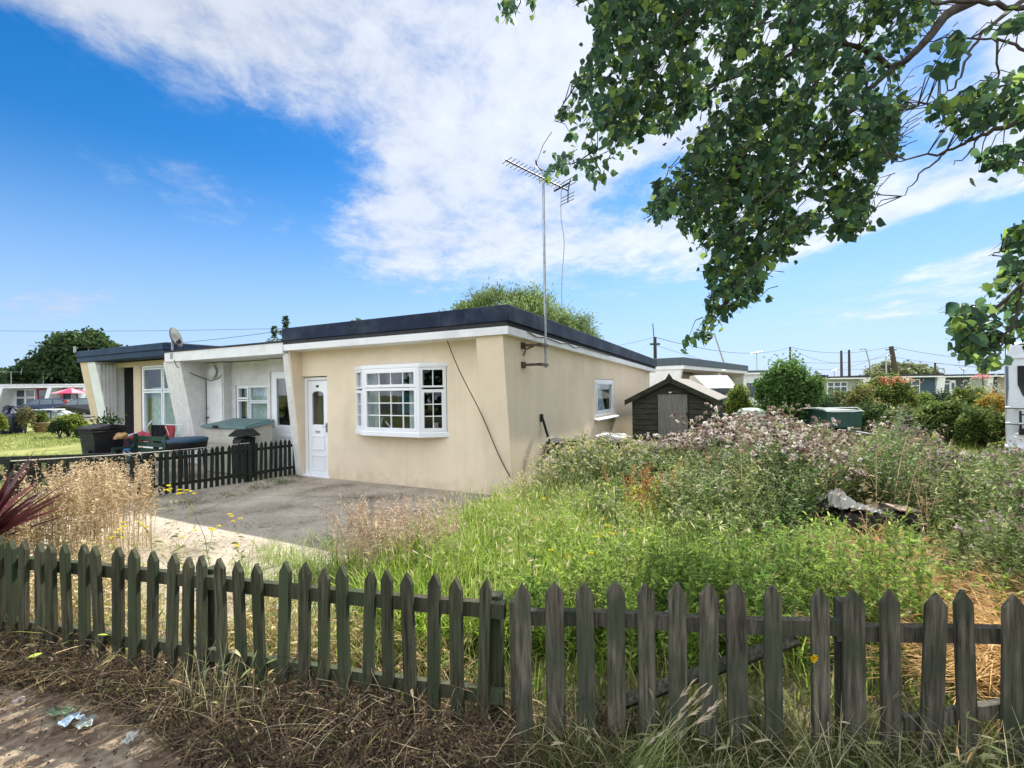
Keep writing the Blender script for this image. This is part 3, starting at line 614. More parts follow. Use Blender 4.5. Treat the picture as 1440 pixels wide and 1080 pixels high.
# front fence, left run (dark) and right run (grey)
def on_line(px, A, B):           # parameter of the fence line where the pixel column meets it at the ground
    A = Vector(A); B = Vector(B); u, _ = uv(px, 800)
    d = B-A; t = (u*A.y-A.x)/(d.x-u*d.y); return t
def top_h(px, py, A, B):
    t = on_line(px, A, B); Zz = A[1]+(B[1]-A[1])*t-.055; return t, CH-uv(px, py)[1]*Zz
LA, LB = (-3.45, 3.16), (-.02, 2.29)
lp = [9,27,45,67,85,107,129,152,175,199,222,248,271,292,321,348,375,403,433,460,490,520,551,582,612,646,679]
def ytop(x): return float(np.interp(x, [0,45,107,175,271,403,520,612,679], [754,762,765,771,784,791,800,809,813]))
tops = [top_h(x, ytop(x)+random.uniform(-2,2), LA, LB) for x in [-12]+lp]
fence_line('picket_fence', LA, LB, tops, .058, fence_wood, 'long front run of narrow dark mossy pickets beside the dusty verge', 
  [(-.02,.993,.595,.607,.07,.04), (-.02,.99,.20,.20,.065,.035)], [(.035,.66,.07),(.50,.66,.07),(.975,.66,.065)], pt=.030)
RA, RB_ = (.03, 2.235), (2.75, 1.995)
rp = [736,779,822,862,905,947,988,1030,1079,1144,1190,1239,1291,1347,1405,1466]
def ytop2(x): return float(np.interp(x, [730,947,1079,1144,1239,1347,1470], [819,818,820,828,830,833,838]))
tops = [top_h(x, ytop2(x)+random.uniform(-2,2), RA, RB_) for x in rp]
eR, LnR = fence_line('picket_fence', RA, RB_, tops, .079, fence_wood2, 'front run of wide grey weathered pickets with a broken lower rail',
  [(-.01,.52,.607,.600,.065,.04), (.50,1.0,.585,.575,.065,.04), (.60,1.02,.20,.40,.06,.035)], [(-.012,.66,.05),(.525,.70,.06)], rail_h=(.575,.64), lean=.012)
m = MB(); p0, p1 = Vector((.42,.02,.20)), Vector((1.22,.02,.53)); m.tube([p0, p1], .034, 4); o = m.build('loose_rail', fence_wood2, eR)
# neighbour's fence
NA, NB = (-7.7, 5.9), (-4.30, 9.62)
import itertools
ntop = [(i/41.0, .74+random.uniform(-.012,.012)) for i in range(42)]
FA = Vector((-6.75, 6.6)); FB = Vector((-4.42, 9.72))
e, _ = fence_line('picket_fence', FA, FB, ntop[:], .058, fence_green, 'dark stained picket fence between the concrete drive and the neighbouring white bungalow',
  [(0,1,.60,.60,.05,.035), (0,1,.16,.16,.05,.035)], [(.0,.72,.07),(.385,.72,.08),(.78,.72,.08)])
# low timber fence by the lawn
e = empty('low_fence', (-7.0, 8.1, 0), math.atan2(-.35,-2.0), 'low dark boarded fence at the edge of the sunny lawn', 'low fence')
m = MB(); m.box(-.3, 2.6, -.03, .03, .56, .68); m.build('rail', fence_green, e)
m = MB(); m.box(-.2, 2.6, -.015, .015, .30, .38); m.build('rail', fence_green, e)
for x in (0, 1.2, 2.4): m = MB(); m.box(x-.04,x+.04,.02,.09,0,.66); m.build('post', fence_green, e)
for i in range(14): m = MB(); m.box(-.2+i*.2,-.1+i*.2,-.032,-.018,.05,.6); m.build('board', fence_green, e)
m = MB(); a_, b_ = Vector((-6.75,6.5,.79)), Vector((-4.9,9.0,.735)); m.tube([a_.lerp(b_, i/12)+Vector((0,0,-.03*math.sin(PI*i/12))) for i in range(13)], .008, 5)
tag(m.build('rope', mat('pale_rope', (.45,.43,.38), .8)), 'pale rope strung along the top of the dark stained fence', 'rope')
# ================================================================ garden and yard objects
def at(name, loc, rz, label, cat, group=None): return empty(name, loc, rz, label, cat, group)
def wheelie(loc, rz, label, lidopen=0):
    e = at('wheelie_bin', loc, rz, label, 'wheelie bin')
    m = MB(); m.hexa([(-.21,-.25,.06),(.21,-.25,.06),(-.21,.25,.06),(.21,.25,.06),(-.28,-.34,.98),(.28,-.34,.98),(-.28,.32,.98),(.28,.32,.98)])
    m.box(-.295,.295,-.355,.335,.93,.97); m.box(-.12,.12,-.355,-.30,.30,.60); m.build('body', black_plastic, e, .015)
    m = MB(); m.prism([(-.38,.985),(.34,.985),(.34,1.05),(.0,1.09),(-.38,1.03)], 'x', -.30, .30); m.build('lid', black_plastic, e, .012)
    for sx_ in (-.25, .25):
        m = MB(); m.tube([(sx_-.025,.27,.10),(sx_+.025,.27,.10)], .10, 16); m.build('wheel', black_plastic, e)
    m = MB(); m.tube([(-.24,.40,1.0),(.24,.40,1.0)], .016, 8); m.tube([(-.24,.32,.97),(-.24,.40,1.0)], .014, 6); m.tube([(.24,.32,.97),(.24,.40,1.0)], .014, 6); m.build('handle', black_plastic, e)
    return e
def gp(px, Z, z=0): u, _ = uv(px, 700); return (u*Z, Z, z)
b1_ = wheelie(gp(146, 9.6), R(-20), 'black wheelie bin with a leafy plant behind it, beside the blue trimmed bungalow')
b2_ = wheelie(gp(790, 8.7), R(120), 'black wheelie bin overgrown by weeds against the cream side wall')
b3_ = wheelie(gp(864, 10.2), R(115), 'dark wheelie bin with white bags on its lid, half hidden by weeds')
b1_.scale = (.80,.85,1.0); b2_.scale = (.95,.9,.70); b3_.scale = (.85,.8,.52)
def crumple(name, c, r, mt, label, cat, seed=0, parent=None, n=14, amp=.35):
    rs = np.random.default_rng(seed); mb = MB(); vs = []
    for i in range(n+1):
        th = PI*i/n
        for k in range(2*n):
            ph = PI*k/n; rr = 1+amp*(math.sin(3*th+seed+2*ph)*.4+rs.uniform(-.35,.35)+math.sin(7*ph+seed)*.2*math.sin(th)); q = math.sin(th)
            vs.append((r[0]*rr*q*math.cos(ph), r[1]*rr*q*math.sin(ph), max(r[2]*rr*math.cos(th), -r[2]*.6)))
    fs = [(i*2*n+k, i*2*n+(k+1)%(2*n), (i+1)*2*n+(k+1)%(2*n), (i+1)*2*n+k) for i in range(n) for k in range(2*n)]
    mb.add(vs, fs); o = mb.build(name, mt, parent); o.location = c
    if label: tag(o, label, cat)
    return o
bagm = mat('white_plastic_bag', (.45,.44,.41), .6, var=.1, spec=.5)
p = gp(854, 10.15, .62); crumple('rubbish_bag', p, (.24,.18,.11), bagm, 'white bin bag lying on top of the dark bin, left half', 'bag', 3)
p = gp(871, 10.3, .60); crumple('rubbish_bag', p, (.22,.16,.09), bagm, 'second white bin bag on the dark bin, nearer the shed', 'bag', 5)
# storage box
greenlid = mat('grey_green_lid', (.09,.16,.16), .5, var=.15); creambox = mat('cream_plastic', (.56,.54,.45), .55, var=.08)
e = at('storage_box', (0, 7.43, 0), HROT, 'cream garden storage box with grey green sloping lid in front of the white bungalow', 'storage box')
m = MB()
m.hexa([(-7.2,-.50,.02),(-5.78,-.50,.02),(-7.2,.10,.02),(-5.78,.10,.02),(-7.2,-.50,.94),(-5.78,-.50,.94),(-7.2,.10,1.02),(-5.78,.10,1.02)])
for i in range(5): m.box(-7.205,-5.775,-.508,-.49,.12+i*.17,.13+i*.17)
m.build('box_body', creambox, e)
m = MB(); m.hexa([(-7.26,-.56,.945),(-5.72,-.56,.945),(-7.26,.14,1.03),(-5.72,.14,1.03),(-7.24,-.54,.99),(-5.74,-.54,.99),(-7.1,.12,1.11),(-5.9,.12,1.11)]); m.build('lid', greenlid, e, .012)
m = MB(); m.box(-6.75,-6.6,-.585,-.56,.95,1.0); m.build('latch', black_plastic, e)
# peaked bin behind fence
e = at('litter_bin', gp(345, 9.5), R(-25), 'black bin with a peaked lid standing just behind the dark picket fence', 'litter bin')
m = MB(); m.hexa([(-.12,-.11,0),(.12,-.11,0),(-.12,.11,0),(.12,.11,0),(-.15,-.13,.80),(.15,-.13,.80),(-.15,.13,.80),(.15,.13,.80)]); m.build('body', black_plastic, e, .01)
m = MB(); m.prism([(-.21,.82),(.21,.82),(.21,.85),(.0,.96),(-.21,.85)], 'y', -.19, .19); m.build('lid', black_plastic, e, .008)
m = MB(); m.box(-.12,.12,-.165,-.15,.64,.76); m.build('flap', dark_strip, e)
# green bench
e = at('garden_bench', gp(200, 9.3), R(-28), 'dark green slatted garden bench behind the picket fence next to the black wheelie bin', 'bench')
m = MB()
for z in (.52,.64,.76): m.box(-.6,.6,.16,.19,z,z+.085)
m.build('backrest', mat('dark_green_paint', (.02,.055,.035), .6, var=.3), e)
m = MB()
for y in (-.22,-.10,.02,.13): m.box(-.6,.6,y,y+.09,.42,.445)
m.build('seat', MATS['dark_green_paint'], e)
for x in (-.58,.54):
    m = MB(); m.box(x,x+.05,-.25,-.20,0,.62); m.box(x,x+.05,.12,.18,0,.88); m.box(x,x+.05,-.25,.18,.60,.64); m.build('leg', MATS['dark_green_paint'], e)
# clothes airer and clothes
e = at('clothes_airer', gp(232, 10.0), R(-24), 'white folding clothes airer hung with dark and red clothes', 'clothes airer')
m = MB()
for y, t in ((-.22, 1), (.22, -1)):
    for x in (-.33, .33): m.tube([(x, y, 0), (x, -y*.75, 1.02)], .011, 6)
for z in (.25, .5, .75, 1.02): m.tube([(-.33, (-.22+z*.37), z), (.33, (-.22+z*.37), z)], .008, 5)
m.tube([(-.33, .17, 1.02), (.33, .17, 1.02)], .010, 5); m.build('frame', white_trim, e)
def cloth(name, w_, z0, z1, loc, rz, mt, label, cat):
    mb = MB(); n = 16; vs = []
    for j in range(9):
        z = z1+(z0-z1)*j/8
        for i in range(n+1):
            u = i/n-.5; vs.append((u*w_*(1+.12*j/8), .03*math.sin(u*17+j*.4)+.02*math.sin(u*31), z+.03*math.sin(u*9)*(j/8)))
    mb.add(vs, [(j*(n+1)+i, j*(n+1)+i+1, (j+1)*(n+1)+i+1, (j+1)*(n+1)+i) for j in range(8) for i in range(n)], True)
    o = mb.build(name, mt); o.location = loc; o.rotation_euler = (0,0,rz); tag(o, label, cat); return o
cloth('black_garment', .36, .55, 1.04, gp(224, 9.85), R(-24), mat('black_cloth', (.015,.014,.02), .95), 'black garment drying on the white airer', 'clothing')
cloth('red_garment', .22, .66, 1.03, gp(240, 9.8), R(-24), mat('coral_cloth', (.5,.07,.08), .9), 'coral red garment drying at the end of the white airer', 'clothing')
cloth('blue_garment', .2, .35, .7, gp(246, 9.95), R(-24), mat('blue_grey_cloth', (.07,.13,.2), .9), 'blue grey garment low on the airer below the red one', 'clothing')
crumple('cloth_bundle', gp(200, 9.9, .78), (.17,.14,.12), mat('pink_red_cloth', (.45,.08,.12), .9), 'pinkish red cloth bundle on the green bench', 'cloth', 9)
crumple('cloth_bundle', gp(172, 9.5, .84), (.12,.12,.07), mat('tan_cloth', (.45,.28,.12), .9), 'small tan cloth on the end of the green bench by the bin', 'cloth', 12)
# round covered table
e = at('round_table', gp(262, 9.5), 0, 'round garden table under a dark blue cover beside the airer', 'table')
m = MB(); m.lathe([(0,.80),(.36,.80),(.39,.78),(.38,.73)], n=28); m.build('table_cover', mat('blue_cover', (.03,.07,.12), .6), e)
m = MB(); m.lathe([(.375,.74),(.36,.60),(.33,.58)], n=28); m.build('skirt', black_plastic, e)
for k in range(4): m = MB(); a_ = PI/4+k*PI/2; m.tube([(.28*math.cos(a_),.28*math.sin(a_),.7),(.32*math.cos(a_),.32*math.sin(a_),0)], .015, 6); m.build('leg', black_metal, e)
# blue folding chair
e = at('folding_chair', gp(178, 11.0), R(-55), 'blue fabric garden chair with pale curved arms in the dark doorway', 'chair')
blu = mat('blue_canvas', (.03,.17,.36), .8)
m = MB(); m.hexa([(-.25,.05,.42),(.25,.05,.42),(-.25,.08,.44),(.25,.08,.44),(-.25,.42,1.02),(.25,.42,1.02),(-.25,.45,1.02),(.25,.45,1.02)]); m.build('backrest', blu, e, .006)
m = MB(); m.hexa([(-.25,-.45,.46),(.25,-.45,.46),(-.25,.08,.40),(.25,.08,.40),(-.25,-.45,.49),(.25,-.45,.49),(-.25,.08,.43),(.25,.08,.43)]); m.build('seat', blu, e, .006)
for x in (-.28, .28):
    m = MB(); m.tube([(x,-.5,.0),(x,-.45,.45),(x,-.30,.68),(x,.0,.72),(x,.30,.80),(x,.48,1.05)], .014, 6); m.tube([(x,.45,0),(x,-.1,.45)], .014, 6); m.build('arm', white_trim, e)
crumple('toy_bag', gp(167, 11.3, .45), (.16,.16,.30), mat('maroon_bag', (.10,.03,.05), .8), 'dark maroon bag standing in the open doorway', 'bag', 21)
# mushroom ornament
e = at('garden_ornament', gp(190, 7.15), 0, 'small mushroom shaped garden ornament with beige cap by the picket post', 'ornament')
m = MB(); m.lathe([(.03,0),(.022,.07),(.02,.10)], n=12); m.build('stem', white_trim, e)
m = MB(); m.lathe([(.0,.10),(.06,.095),(.078,.11),(.07,.145),(.04,.17),(.0,.178)], n=18); m.build('cap', mat('tan_cap', (.55,.36,.22), .7), e)
for i,(px,py) in enumerate(((178,722),(171,718),(212,705))):
    crumple('stone', G(px,py,.03), (.05,.04,.04), mat('pale_stone%d'%i,(.5,.5,.47),.9), ['white stone lying against the mushroom ornament','grey stone left of the mushroom ornament','pale stone at the foot of the dark picket post'][i], 'stone', 40+i)
# shed
e = at('garden_shed', (3.6, 11.0, 0), math.atan2(-.466,.885), 'small dark green wooden shed with grey plywood door and felt roof', 'shed')
m = MB(); hw, dp = .87, 3.0
m.prism([(-hw,0),(hw,0),(hw,1.40),(0,1.84),(-hw,1.40)], 'y', 0, dp)
for i in range(11):
    z = .05+i*.125
    m.prism([(-.018,z),(0.0,z),(0.0,z+.12)], 'x', -hw, -.30) if False else m.hexa([(-hw,-.018,z),(-.29,-.018,z),(-hw,0.0,z),(-.29,0.0,z),(-hw,-.004,z+.12),(-.29,-.004,z+.12),(-hw,0.0,z+.12),(-.29,0.0,z+.12)])
    m.hexa([(.39,-.018,z),(hw,-.018,z),(.39,0.0,z),(hw,0.0,z),(.39,-.004,z+.12),(hw,-.004,z+.12),(.39,0.0,z+.12),(hw,0.0,z+.12)])
    m.hexa([(hw,0,z),(hw+.018,0,z),(hw,dp,z),(hw+.018,dp,z),(hw,0,z+.12),(hw+.004,0,z+.12),(hw,dp,z+.12),(hw+.004,dp,z+.12)])
for i in range(4):
    z = 1.42+i*.10; w_ = (1.84-z-.10)/.44*hw
    if w_ > .05: m.hexa([(-w_,-.018,z),(w_,-.018,z),(-w_,0,z),(w_,0,z),(-w_,-.004,z+.095),(w_,-.004,z+.095),(-w_,0,z+.095),(w_,0,z+.095)])
m.build('wall', shed_wood, e)
m = MB(); sl = .44/.87
for s_ in (-1, 1):
    x1_ = s_*1.0; z1_ = 1.86-sl*1.0
    m.hexa([(0,-.10,1.86),(x1_,-.10,z1_),(0,dp+.1,1.86),(x1_,dp+.1,z1_),(0,-.10,1.885),(x1_,-.10,z1_+.025),(0,dp+.1,1.885),(x1_,dp+.1,z1_+.025)])
m.build('roof', mat('shed_felt', (.21,.195,.18), .95, var=.25, scale=12, bump=.5), e)
m = MB()
for s_ in (-1, 1):
    x1_ = s_*1.02; z1_ = 1.88-sl*1.02
    m.hexa([(0,-.12,1.77),(x1_,-.12,z1_-.11),(0,-.102,1.77),(x1_,-.102,z1_-.11),(0,-.12,1.89),(x1_,-.12,z1_+.01),(0,-.102,1.89),(x1_,-.102,z1_+.01)])
m.prism([(0,1.98),(.075,1.86),(0,1.74),(-.075,1.86)], 'y', -.135, -.121); m.build('bargeboard', shed_wood, e)
m = MB(); m.box(-.27,.37,-.045,-.02,.03,1.50); dr = m.build('door', shed_door, e, .003)
m = MB(); m.box(.355,.385,-.06,-.045,1.02,1.10); m.box(.33,.37,-.055,-.045,1.05,1.07); m.build('hasp', black_metal, dr)
m = MB(); m.box(-.03,.03,-.028,-.018,1.53,1.56); m.build('badge', white_trim, e)
# green covered trailer with a white rail
Z_ = 13.0; c_ = gp(1190, Z_)
e = at('trailer', (c_[0], Z_, 0), R(4), 'dark green covered trailer with a thin white top rail among the weeds', 'trailer')
grn = mat('dark_green_cover', (.028,.075,.06), .45, var=.2)
m = MB(); m.hexa([(-.50,0,.5),(.50,0,.5),(-.5,1.6,.5),(.5,1.6,.5),(-.50,0,.98),(.50,0,.98),(-.46,1.6,1.0),(.46,1.6,1.0)]); m.build('body', grn, e, .03)
m = MB(); m.tube([(-.55,.0,.96),(-.3,-.02,.945),(.2,-.02,.94),(.50,0,.96)], .012, 6); m.tube([(-1.1,.1,1.05),(.42,.1,1.045),(.62,.1,.93)], .014, 6); m.build('rail', white_trim, e)
for x in (-.55, .55): m = MB(); m.tube([(x-.05,.8,.28),(x+.05,.8,.28)], .28, 18); m.build('wheel', black_plastic, e)
m = MB(); m.tube([(0,0,.45),(0,-1.0,.4)], .03, 6); m.build('drawbar', steel, e)
# pale green water butt dome
e = at('water_tank', gp(1058, 13.5), 0, 'pale green domed tank lid showing above the thistles beside the shed', 'tank')
m = MB(); m.lathe([(.34,0),(.37,.6),(.37,.92),(.32,1.0),(.2,1.05),(0,1.06)], n=28); m.build('tank_body', mat('pale_green_plastic', (.30,.42,.32), .5), e)
# rubbish in the weeds
e = at('old_mattress', (3.75, 5.1, 0), R(-8), 'dark sodden mattress dumped in the weeds under a white sheet', 'mattress')
m = MB(); m.box(-.42,.42,-.25,.3,.0,.34); m.build('padding', mat('sodden_fabric', (.03,.026,.022), .95, var=.4), e, .04)
m = MB(); n = 22; rs = np.random.default_rng(4); vs = []
for j in range(n+1):
    for i in range(n+1):
        u, v = i/n-.5, j/n-.5
        vs.append((u*.50-.08, v*.36, .385+.16*math.exp(-((u+.30)**2*14+(v)**2*8))+.022*math.sin(u*23+v*13)+.014*math.sin(v*37-u*21)+rs.uniform(-.010,.010)-.14*max(0,u-.1)))
m.add(vs, [(j*(n+1)+i, j*(n+1)+i+1, (j+1)*(n+1)+i+1, (j+1)*(n+1)+i) for j in range(n) for i in range(n)])
o = m.build('plastic_sheet', bagm); o.location = (3.62, 5.05, .0); o.rotation_euler = (0,0,R(-8)); tag(o, 'white crumpled plastic sheet draped on the dark dumped mattress', 'plastic sheet')
m = MB(); m.hexa([(.12,-.2,.36),(.40,-.16,.33),(.10,-.02,.39),(.36,.02,.35),(.12,-.2,.372),(.40,-.16,.342),(.10,-.02,.402),(.36,.02,.362)]); o = m.build('board', mat('pale_board', (.34,.26,.19), .9, var=.4, scale=20)); o.location = (3.75,5.05,.02); tag(o, 'pale splintered board lying beside the white crumpled sheet', 'board')
# litter on the verge
def litter(px, py, w_, h_, mt, label, seed, z=.03):
    rs = np.random.default_rng(seed); n = 12; mb = MB(); vs = []
    for j in range(n+1):
        for i in range(n+1):
            u, v = i/n-.5, j/n-.5; rr = 1-.3*math.sin(5*math.atan2(v, u)+seed)*.5
            vs.append((u*w_*rr, v*h_*rr, .004+.007*math.sin(u*9+seed)+.005*math.sin(v*11+u*8)+rs.uniform(-.0015,.0015)))
    mb.add(vs, [(j*(n+1)+i, j*(n+1)+i+1, (j+1)*(n+1)+i+1, (j+1)*(n+1)+i) for j in range(n) for i in range(n)])
    o = mb.build('litter', mt); o.location = G(px, py, z); o.rotation_euler = (0,0,seed); tag(o, label, 'litter'); return o
litter(98, 1012, .09, .07, mat('pale_blue_film', (.30,.40,.48), .4), 'crumpled pale blue plastic wrapper on the dusty verge', 1)
litter(120, 1016, .08, .06, mat('grey_green_film', (.25,.28,.26), .5), 'grey translucent wrapper lying against the pale blue one', 2)
litter(84, 1001, .12, .06, mat('green_wrapper', (.10,.15,.08), .5), 'dark green scrap behind the pale blue wrapper', 3)
litter(183, 1038, .07, .05, mat('pale_scrap', (.42,.44,.40), .5), 'small pale grey scrap on the verge right of the wrappers', 5)
litter(26, 985, .05, .04, mat('pinkish_scrap', (.42,.36,.32), .7), 'small beige paper scrap at the foot of the leftmost pickets', 7)
# ================================================================ motorhome at the right edge
e = at('motorhome', (W(1414, 600, 9.4).x, 9.4, 0), R(-45.5), 'white motorhome parked at the right with rear bike rack and dark window', 'motorhome')
vw = mat('white_gelcoat', (.70,.72,.75), .3, var=.04, spec=.5)
m = MB(); m.prism([(0,.42),(2.1,.42),(2.1,2.22),(1.98,2.42),(1.5,2.50),(.6,2.50),(.10,2.42),(0,2.22)], 'y', .0, 5.6); m.build('body', vw, e, .05)
m = MB(); m.prism([(-.02,.28),(2.12,.28),(2.12,.46),(-.02,.46)], 'y', -.10, .3); m.build('bumper', vw, e, .04)
m = MB(); m.prism([(.17,1.62),(.24,1.40),(.34,1.34),(1.7,1.34),(1.88,1.45),(1.9,1.98),(.17,1.98)], 'y', -.012, .003); w_ = m.build('rear_window', mat('black_glass', (.01,.012,.015), .08, spec=.6), e, .006)
m = MB(); m.prism([(.01,1.05),(.05,1.55),(.05,1.98),(.01,1.98)], 'y', -.008, .002); m.build('trim_panel', mat('grey_trim', (.12,.14,.17), .5), e)
m = MB(); m.prism([(.0,2.12),(2.1,2.12),(2.1,2.16),(0,2.16)], 'y', -.02, .02); m.build('moulding', vw, e)
for z in (1.18, .88): m = MB(); m.tube([(.00,-.22,z),(2.0,-.22,z)], .026, 10); m.tube([(.16,0,z-.02),(.16,-.22,z)], .02, 6); m.tube([(1.7,0,z-.02),(1.7,-.28,z)], .02, 6); m.build('rack_rail', steel, e)
m = MB(); m.tube([(.20,-.16,1.12),(.20,-.16,.72)], .018, 6); m.tube([(.20,-.16,1.05),(1.6,-.16,1.05)], .016, 6); m.box(.18,.42,-.03,-.004,.66,.78); m.build('rack_frame', black_metal, e)
for x in (.22, 1.8):
    m = MB(); m.box(x-.10,x-.03,-.115,-.10,.33,.42); m.build('reflector', mat('red_reflector', (.45,.02,.02), .3), e)
for y in (.9, 4.4):
    for x in (.02, 1.88): m = MB(); m.tube([(x,y,.33),(x+.2,y,.33)], .33, 20); m.build('wheel', black_plastic, e)
# ================================================================ bungalows in the distance
def chalet(loc, rz, w_, h_, wallm, fasm, topm, label, dpth=7, wins=(), doors=(), fins=(), trim=.12, topth=.14, rec=.7, panels=(), finm=None, whole=None):
    e = at('bungalow', loc, rz, label, 'bungalow')
    m = MB(); m.box(0, w_, rec, dpth, -.1, h_-trim-topth); m.build('wall', wallm, e)
    for (a, b) in fins:
        m = MB(); m.prism([(.3,-.1),(-.05,h_-trim-topth),(rec,h_-trim-topth),(rec,-.1)], 'x', a, b); m.build('fin_wall', finm or white_trim, e)
    m = MB(); m.box(-.1, w_+.1, -.1, dpth+.1, h_-trim-topth, h_-topth-.003); m.build('fascia', fasm, e)
    m = MB(); m.box(-.12, w_+.12, -.12, dpth+.12, h_-topth, h_); m.build('roof', topm, e)
    for (a, b, z0, z1, c, hd) in wins:
        f, g = MB(), MB(); sa = []
        for i in range(c):
            sa += [(i/c+.01, (i+1)/c-.01, .70, .98, 1, 1, .04), (i/c+.01, (i+1)/c-.01, .02, .69, 1, 1, .04)] if hd else [(i/c+.01, (i+1)/c-.01, .02, .98, 1, 1, .04)]
        panel(f, g, (a, rec-.04), (b, rec-.04), z0, z1, sa, .07, .05)
        w1 = f.build('window', white_pvc, e); g2 = MB(); g2.box(a+.04,b-.04,rec-.02,rec-.008,z0+.04,z1-.04); g2.build('pane', far_glass, w1)
    for (a, b, mt) in doors:
        m = MB(); m.box(a, b, rec-.05, rec-.003, 0, 2.0); dd = m.build('door', mt, e); m = MB(); m.box(a+.2*(b-a), b-.2*(b-a), rec-.06, rec-.052, 1.1, 1.75); m.build('pane', far_glass, dd)
    for (a, b, z0, z1, mt) in panels:
        m = MB(); m.box(a, b, rec-.03, rec-.004, z0, z1); m.build('panel', mt, e)
    return e
far_glass = mat('far_window_glass', (.05,.07,.09), .1, var=.3, scale=1.0, spec=.6)
slate = mat('slate_blue_wall', (.045,.085,.12), .8); charcoal = mat('charcoal_wall', (.075,.08,.105), .8); sage = mat('grey_green_wall', (.33,.36,.32), .85); tanw = mat('tan_wall', (.36,.30,.22), .85); stone = mat('stone_wall', (.36,.33,.27), .85)
grey_up = mat('grey_upvc', (.6,.62,.64), .4); darkred = mat('dark_red_wood', (.22,.05,.05), .8)
# right row, about 46 m away
ZR = 46.0; sc = ZR/F
def rx(px): return (px-720)*sc*1.0+.0
chalet((rx(1134), ZR+.4, 0), R(2), 2.2, 2.60, tanw, white_trim, dark_strip, 'narrow tan end bungalow of the distant terrace, beside the large green shrub')
chalet((rx(1168), ZR, 0), R(-1), 4.2, 2.52, sage, white_trim, dark_strip, 'distant sage green bungalow with wide white window above the hedge', wins=[(.1,2.0,.5,2.0,3,1)], fins=[(3.1,4.1)])
chalet((rx(1233), ZR-.6, 0), R(1), 5.7, 2.62, slate, white_trim, dark_strip, 'distant slate blue bungalow with white framed glazed doors under the leaning pole', wins=[(2.6,4.2,.1,2.15,2,1)], fins=[(2.0,2.6)], topth=.18)
chalet((rx(1318), ZR, 0), R(-1), 6.3, 2.55, charcoal, white_trim, dark_strip, 'distant charcoal bungalow with white door behind the round hedge', wins=[(.95,1.75,.8,2.05,1,1)], doors=[(1.8,2.3,white_pvc)], fins=[(0,.75)], panels=[(3.6,5.0,0,2.2,sage)])
chalet((rx(1397), ZR+.2, 0), R(0), 4.5, 2.55, tanw, white_trim, dark_strip, 'distant tan bungalow partly behind the white motorhome', fins=[(-.3,.2)])
# middle-right bungalow seen past the shed
DR = math.atan2(.788, .616)
hD = at('bungalow', (7.04, 19.95, 0), DR, 'pale bungalow with porch fins and dark flat roof beyond the garden shed', 'bungalow')
# local x runs away along its porch side, local y runs to the left of that (behind our bungalow)
m = MB(); m.box(.0, 11, 1.3, 9, -.1, 2.35); m.build('wall', stone, hD)
m = MB(); m.box(-.08, .0, .35, 9, -.1, 2.42); m.build('end_wall', white_render, hD)
m = MB(); m.box(-.12, 11.1, -.1, 9.1, 2.42, 2.575); m.build('fascia', white_trim, hD)
m = MB(); m.box(-.15, 11.15, -.14, 9.15, 2.58, 2.90); m.build('roof', mat('grey_blue_roof', (.06,.085,.10), .5, var=.2), hD, .01)
for x in (-.07, 5.4, 10.8):
    m = MB(); m.prism([(.5,-.1),(.0,2.42),(1.3,2.42),(1.3,-.1)], 'x', x, x+.18); m.build('fin_wall', white_render, hD)
f, g = MB(), MB(); panel(f, g, (1.6, 1.26), (.7, 1.26), 1.0, 2.0, [(.03,.97,.03,.97,1,1,.05)], .07, .05); w1 = f.build('window', white_pvc, hD); m = MB(); m.box(.74,1.56,1.27,1.29,1.04,1.96); m.build('pane', far_glass, w1)
m = MB(); m.box(3.4,4.0,1.24,1.29,1.2,1.75); m.build('window', mat('brown_frame', (.12,.08,.05), .7), hD)
m = MB(); m.box(8.6,9.5,1.25,1.29,0,2.0); m.build('door', darkred, hD)
m = MB(); m.tube([(5.2,-.16,2.44),(5.9,-.16,2.5)], .05, 8); m.build('downpipe', white_trim, hD)
# white ridge tent/greenhouse top in front of it
e = at('lean_to', gp(1005, 17.0), R(20), 'small white pitched glasshouse roof between the shed and the pale bungalow', 'glasshouse')
m = MB(); m.hexa([(-.7,-.5,1.62),(.6,-.5,1.62),(-.7,.6,1.62),(.6,.6,1.62),(-.9,-.1,2.06),(.55,-.1,2.06),(-.9,.1,2.06),(.55,.1,2.06)]); m.build('roof', white_pvc, e)
m = MB(); m.box(-.6,.5,-.45,.55,0,1.6); m.build('glazing', far_glass, e)
chalet(gp(1046, 33, 0), R(-12), 1.5, 2.75, grey_up, white_trim, MATS['grey_blue_roof'], 'small pale grey building with a blue grey roof edge past the porch fins', panels=[(.3,1.2,.9,1.9,far_glass)], dpth=4, rec=.1)
chalet(gp(1064, 34, 0), R(-6), 4.5, 2.4, tanw, MATS['brown_frame'], dark_strip, 'low tan building with a dark roof just left of the large green shrub', dpth=4, rec=.1)
